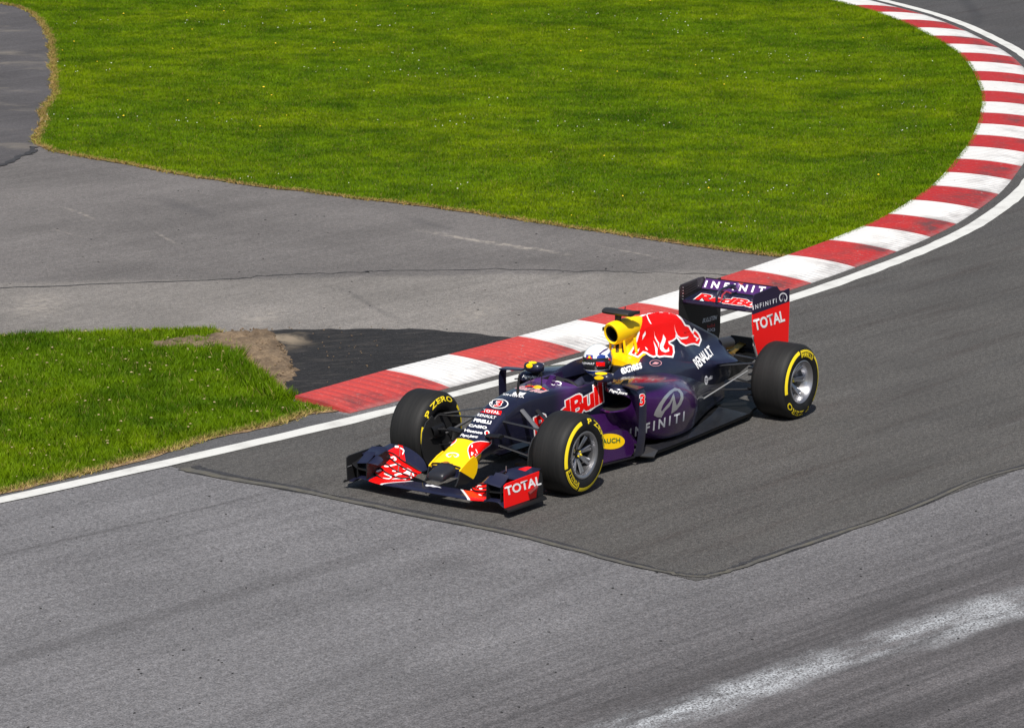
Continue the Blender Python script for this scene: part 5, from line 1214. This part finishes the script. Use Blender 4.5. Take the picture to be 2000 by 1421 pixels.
#DEC_END
TARGETS = {}
_bv = {}
def bvh(o):
    if o.name not in _bv:
        bm = bmesh.new(); bm.from_mesh(o.data); _bv[o.name] = BVHTree.FromBMesh(bm); bm.free()
    return _bv[o.name]
def poly2d(polys):
    """filled flat shape from closed outlines; an outline lying inside the first one before it is a hole"""
    from mathutils.geometry import tessellate_polygon
    V = []; F = []; groups = []
    for P in polys:
        c = P[0]
        if groups and inside(np.array([c[0]]), np.array([c[1]]), groups[-1][0])[0]: groups[-1].append(P)
        else: groups.append([P])
    for G in groups:
        n = len(V)
        for P in G: V += [(p[0], p[1]) for p in P]
        F += [tuple(i+n for i in t) for t in tessellate_polygon([[Vector((p[0], p[1], 0)) for p in P] for P in G])]
    return V, F
def outline2d(P, w, inn=.3):
    """a band of width w round a closed outline"""
    k = len(P); A = sum(P[i][0]*P[(i+1) % k][1]-P[(i+1) % k][0]*P[i][1] for i in range(k)); sg = 1 if A > 0 else -1
    V = []
    for i in range(k):
        a, b, c = Vector(P[i-1]), Vector(P[i]), Vector(P[(i+1) % k])
        n1 = Vector(((b-a).y, -(b-a).x)).normalized()*sg; n2 = Vector(((c-b).y, -(c-b).x)).normalized()*sg
        m = (n1+n2); m = m.normalized() if m.length > 1e-6 else n1
        L = w/max(.55, m.dot(n1)); V += [tuple(b-m*w*inn), tuple(b+m*L)]
    return V, [(2*i, 2*i+1, (2*i+3) % (2*k), (2*i+2) % (2*k)) for i in range(k)]
def ellipse(cx=.5, cy=.5, rx=.5, ry=.5, n=32): return [(cx+rx*math.cos(2*math.pi*k/n), cy+ry*math.sin(2*math.pi*k/n)) for k in range(n)]
def loop_emblem(th=.10):
    """open oval with two spikes meeting inside, in the unit box"""
    a = [math.radians(t) for t in np.linspace(-58, 238, 40)]
    out = [(.5+.5*math.cos(t), .5+.5*math.sin(t)) for t in a]; inn = [(.5+(.5-th)*math.cos(t), .5+(.5-th*1.15)*math.sin(t)) for t in a]
    return [out+inn[::-1], [out[0], (.64, .16), (.505, .84), (.56, .50)], [out[-1], (.36, .16), (.495, .84), (.44, .50)]]
def D(key, objs, layers, maxlen=.05, off0=.0028):
    """layers: list of ((verts2d, faces), material); lays each on the first of objs under it"""
    objs = objs if isinstance(objs, (list, tuple)) else [objs]
    TARGETS[key] = [o.name for o in objs]
    trees = [bvh(o) for o in objs]
    if key not in DEC: return
    O, U, Vv, Nn = [Vector(q) for q in DEC[key]]
    for li, ((v2, f2), mat) in enumerate(layers):
        bm = bmesh.new(); vs = [bm.verts.new(O+U*a+Vv*b) for a, b in v2]
        for f in f2:
            try: bm.faces.new([vs[i] for i in f])
            except ValueError: pass
        for it in range(5):
            le = [e for e in bm.edges if e.calc_length() > maxlen]
            if not le: break
            bmesh.ops.subdivide_edges(bm, edges=le, cuts=1); bmesh.ops.triangulate(bm, faces=[f for f in bm.faces if len(f.verts) > 3])
        cen = sum((v.co for v in bm.verts), Vector())/max(1, len(bm.verts))
        hits = [0]*len(objs)
        off = off0+.0016*li
        for v in bm.verts:
            hh = [(t.ray_cast(v.co+Nn*1.2, -Nn), i) for i, t in enumerate(trees)]; hh = [q for q in hh if q[0][0] is not None]
            if not hh: hh = [(t.find_nearest(v.co), i) for i, t in enumerate(trees)]
            h, i = min(hh, key=lambda q: q[0][3]); hits[i] += 1
            nr = h[1] if h[1].dot(Nn) > 0 else -h[1]
            v.co = h[0]+(nr*.6+Nn*.4).normalized()*off
        o = objs[int(np.argmax(hits))]
        bm.normal_update()
        for f in bm.faces:
            if f.normal.dot(Nn) < 0: f.normal_flip()
            f.smooth = True
        me2 = bpy.data.meshes.new('t'); bm.to_mesh(me2); bm.free()
        me = o.data; mi = me.materials.find(mat.name)
        if mi < 0: me.materials.append(mat); mi = len(me.materials)-1
        big = bmesh.new(); big.from_mesh(me); n0 = len(big.faces); big.from_mesh(me2); big.faces.ensure_lookup_table()
        for f in big.faces[n0:]: f.material_index = mi
        big.to_mesh(me); big.free(); bpy.data.meshes.remove(me2)
def T(s, bold=.02, shear=0., space=1.0, extra=0.): return text2d(s, bold, shear, space, extra)
TX = [([(0, 0), (1, 0), (1, 1), (0, 1)], [(0, 1, 2, 3)])][0]
# nose and chassis top
NC = [nose, tubo]
D('total_plate', NC, [(TX, RED)]); D('total_nose', NC, [(T('TOTAL', .03), WHITE)])
D('renault_nose', NC, [(T('RENAULT', .015, .15), WHITE)]); D('pirelli_nose', NC, [(T('PIRELLI', .04, .1, .92), WHITE)])
D('casio', NC, [(T('CASIO', .04), WHITE)]); D('hisense', NC, [(T('Hisense', .03), WHITE)]); D('pepe_nose', NC, [(T('Pepe Jeans', .012, .35, .85), WHITE)])
D('red_dot', NC, [(poly2d([ellipse()]), WHITE), (poly2d([ellipse(.5, .48, .30, .34)]), RED)])
D('emblem_nose', nose, [(poly2d(loop_emblem(.14)), PALE)]); D('badge_nose', nose, [(poly2d([[(0, .4), (.3, .9), (.7, .9), (1, .3), (.6, .1), (.2, .1)]]), plain('badge_brown', (.35, .14, .02), .5))])
BN = [[(1000,470),(1012,400),(1060,330),(1130,288),(1200,272),(1290,260),(1400,268),(1490,275),(1535,240),(1530,290),(1500,335),(1440,380),(1370,430),(1320,470),(1280,520),(1230,545),(1180,590),(1130,640),(1080,690),(1055,730),(1045,650),(1020,560)]]
MK = [[(1075,345),(1105,340),(1105,400),(1080,405)], [(1070,505),(1125,525),(1090,585),(1068,585)], [(1165,440),(1185,450),(1215,525),(1200,535)], [(1150,545),(1185,560),(1160,580)]]
D('bull_nose_near', NC, [(outline2d(BN[0], 16), WHITE), (poly2d(BN), RED), (poly2d(MK), WHITE)], .018)
BF = [[(690,150),(722,225),(690,275),(600,342),(520,392),(430,422),(380,440),(440,370),(520,290),(600,215)]]
D('bull_nose_far', NC, [(outline2d(BF[0], 16), WHITE), (poly2d(BF), RED)], .018)
ring = lambda r: [ellipse(), ellipse(.5, .5, .5-r, .5-r)]
D('number_ring', tubo, [(poly2d(ring(.055)), WHITE)]); D('number_top', tubo, [(T('3', .03, .25, 1, .045), WHITE), (T('3', .03, .25), RED)])
D('singha', tubo, [(T('SINGHA', .015, .1), WHITE)])
D('lion', tubo, [(poly2d([[(0, .35), (.1, .8), (.25, 1), (.33, .6), (.3, .1), (.1, .1)], [(.42, .1), (.48, .6), (.55, .95), (.75, .7), (1, .75), (.92, .5), (.8, .15), (.6, 0)]]), WHITE)])
D('redbull_top', tubo, [(T('Red Bull', .02, .1, 1., .03), WHITE), (T('Red Bull', .02, .1), PINK)])
D('sun_top', tubo, [(poly2d([ellipse()]), YELLOW)])
bl = [[(0, .1), (.2, .55), (.45, .75), (.5, .5), (.4, .3), (.25, .35), (.1, .05)], [(1, .1), (.8, .55), (.55, .75), (.5, .5), (.6, .3), (.75, .35), (.9, .05)]]
D('bulls_top', tubo, [(poly2d(bl), RED)])
D('emblem_dash', tubo, [(poly2d(loop_emblem(.13)), WHITE)])
D('redbull_side', NC, [(T('RedBull', .04, .05, .93, .045), WHITE), (T('RedBull', .04, .05, .93), RED)], .03)
# engine cover
BULL = [(432,260),(440,185),(500,157),(620,128),(700,138),(760,160),(800,200),(830,250),(862,258),(885,300),(903,322),(918,292),(940,312),(955,335),(968,372),(952,412),(915,400),(885,402),(840,415),(800,392),(770,350),(752,305),(748,350),(720,372),(684,384),(690,408),(722,430),(728,480),(718,512),(650,505),(610,512),(588,500),(560,512),(530,500),(500,478),(470,470),(425,512),(400,500),(368,488),(400,430),(420,380),(440,310)]
SLITS = [[(503,155),(516,190),(541,236),(527,232),(509,198),(497,160)], [(736,236),(747,290),(767,330),(792,352),(832,350),(864,342),(850,362),(798,370),(764,345),(745,300)], [(460,372),(464,332),(486,294),(490,322),(474,348)],
         [(640,322),(664,365),(654,400),(640,432),(654,458),(676,462),(688,436),(693,472),(660,484),(628,472),(612,450),(610,420),(624,390),(634,360)], [(560,287),(566,330),(586,370),(606,400),(600,440),(592,400),(582,388),(566,352)], [(485,430),(502,445),(508,465),(492,455)],
         [(554,376),(570,405),(592,450),(590,502),(578,500),(570,440)], [(438,440),(430,474),(404,500),(396,494),(424,456)], [(905,318),(930,340),(946,356),(938,364),(912,345)], [(925,375),(950,352),(955,362),(935,385)]]
D('bull_cover', cover, [(outline2d(BULL, 15), WHITE), (poly2d([BULL]), RED), (poly2d(SLITS), WHITE)], .014, .006)
SL = [[(233,402),(262,395),(259,478),(231,480)], [(283,397),(303,394),(313,412),(309,470),(300,484),(288,480)]]
D('intake_slots', cover, [(poly2d(SL), HOLE)], .03)
D('exness', [hsL, cover], [(T('exness', .03), WHITE)]); D('renault_cover', cover, [(T('RENAULT', .02, 0, .85), WHITE)])
D('oval_cover', cover, [(poly2d(ring(.06)+[[(.2, .35), (.45, .7), (.8, .55), (.6, .3)]]), PINK)])
D('att', [podL, cover], [(T('at&t', .01), PALE)]); D('globe', [podL, cover], [(poly2d([ellipse(), ellipse(.5, .66, .42, .07), ellipse(.5, .45, .46, .06), ellipse(.5, .25, .38, .06)]), PALE)])
# sidepod, vane, board
EP_ = [[(563,1022),(572,990),(610,920),(655,858),(700,812),(745,785),(788,795),(818,835),(820,880),(800,928),(760,978),(712,1012),(722,992),(755,950),(782,905),(795,868),(790,835),(768,812),(738,815),(702,848),(668,890),(640,935),(626,975),(640,1010),(625,1042),(590,1038)],
       [(712,1012),(722,940),(735,830),(752,910),(768,960)], [(733,835),(728,890),(700,945),(660,985),(628,1042),(600,1038),(650,965),(700,905)]]
for i, P in enumerate(EP_): D('emblem_pod%d' % i, podL, [(poly2d([P]), CHROME)], .03)
D('infiniti_pod', podL, [(T('INFINITI', .03, .12, 1.6), PALE)], .03)

D('pepe_pod', podL, [(T('Pepe Jeans', .012, .35, .85), WHITE)], .03); D('pepe_pod_far', podR, [(T('Pepe Jeans', .012, .35, .85), WHITE)], .03)
D('number_vane', vaneL, [(T('3', .03, .05, 1, .045), WHITE), (T('3', .03, .05), RED)], .03)
D('oval_board', bargeL, [(poly2d([ellipse()]), YELLOW)], .05); D('rauch', bargeL, [(T('RAUCH', .02), GREEN)], .02, .006)
# wings
D('total_front', fepL, [(T('TOTAL', .03), WHITE)]); D('logo_front', mainp, [(poly2d([[(0, .45), (.12, .9), (.3, .75), (.45, .95), (.7, .6), (.9, .45), (1, .1), (.75, .3), (.5, .2), (.3, .4), (.12, .2)]]), PALE)])
def stroke2d(pts, w):
    P = dense(np.array(pts, float), 5); T_ = np.gradient(P, axis=0); T_ /= np.linalg.norm(T_, axis=1)[:, None]; N2 = np.stack([-T_[:, 1], T_[:, 0]], 1)
    ww = w*.5*np.interp(np.linspace(0, 1, len(P)), [0, .15, .8, 1], [.5, 1, .9, .4])[:, None]
    return [tuple(p) for q in zip(P+N2*ww, P-N2*ww) for p in q], [(2*i, 2*i+1, 2*i+3, 2*i+2) for i in range(len(P)-1)]
WF = [([(1100,800),(1180,760),(1300,750),(1400,790),(1440,850)], 24), ([(1050,860),(1130,845),(1250,840),(1340,862)], 22), ([(1270,650),(1370,660),(1450,720),(1480,790)], 30), ([(750,705),(880,662)], 36), ([(900,595),(960,605),(1050,585),(1180,560),(1240,600)], 28), ([(860,520),(960,495)], 22), ([(940,455),(1020,445),(1090,420),(1130,470),(1060,485)], 32), ([(900,740),(960,770),(1040,800),(1000,842),(880,828)], 22), ([(1110,215),(1190,222)], 45), ([(1210,240),(1285,290),(1258,375)], 26), ([(1060,690),(1130,702)], 28), ([(1100,772),(1190,736)], 20)]
WN = [[(0,330),(30,300),(200,310),(232,330),(200,348),(0,348)], [(40,255),(100,233),(190,238),(232,280),(150,287)], [(370,230),(450,230),(430,312),(400,312)], [(230,392),(330,372),(390,365),(455,402),(300,412)], [(330,165),(380,170),(440,195),(380,195)], [(-60,420),(-20,380),(30,372),(10,395),(-30,425)]]
for i, (P, w_) in enumerate(WF): D('wf%d' % i, FLAPS[-1], [(stroke2d(P, w_), WHITE)], .02)
for i, P in enumerate(WN): D('wn%d' % i, FLAPS[1], [(poly2d([P]), WHITE)], .02)
for k_, mm_ in (('near', mirL), ('far', mirR)):
    for q_ in 'ab': D('oval_%s_%s' % (k_, q_), mm_, [(poly2d([ellipse()]), YELLOW)], .02)
D('total_rear', repL, [(T('TOTAL', .03), WHITE)]); D('infiniti_endplate', repL, [(T('INFINITI', .02, 0, 1.5), PALE)]); D('emblem_endplate', repL, [(poly2d(loop_emblem(.11)), PALE)])
D('infiniti_flap', rflap, [(T('INFINITI', .035, .1, 1.75), WHITE)], .014); D('redbull_wing', rmain, [(T('RedBull', .04, .1, .93, .05), WHITE), (T('RedBull', .04, .1, .93), RED)], .014)
D('bulletin', repR, [(T('BULLETIN', .02, .2, .9), WHITE)]); D('small_bull', repR, [(T('RedBull', .03, 0, .9), plain('dim_red_print', (.40, .03, .03), .5))]); D('number_far', repR, [(T('RX3', .03), PALE)])
D('renault_visor', [vstrip, visor, helmet], [(T('RENAULT', .02), PALE)], .012)
D('helmet_patch', helmet, [(TX, BLUE), (poly2d([[(.1, .25), (.35, .8), (.5, .55), (.65, .8), (.9, .25), (.6, .35), (.4, .35)]]), RED), (poly2d([ellipse(.5, .58, .17, .22)]), YELLOW)], .012)
D('helmet_side', helmet, [(poly2d([[(0, .1), (.12, .75), (.5, 1), (1, .9), (1, .3), (.7, .0)]]), BLUE)], .012)
D('helmet_stripe', helmet, [(poly2d([[(0, 0), (.1, .25), (.6, .8), (1, 1), (.95, .75), (.5, .35), (.2, 0)]]), plain('helmet_purple', (.05, .03, .12), .3))], .012)
D('visor_tab', [vstrip, helmet], [(TX, RED)], .012)
bpy.context.view_layer.update()
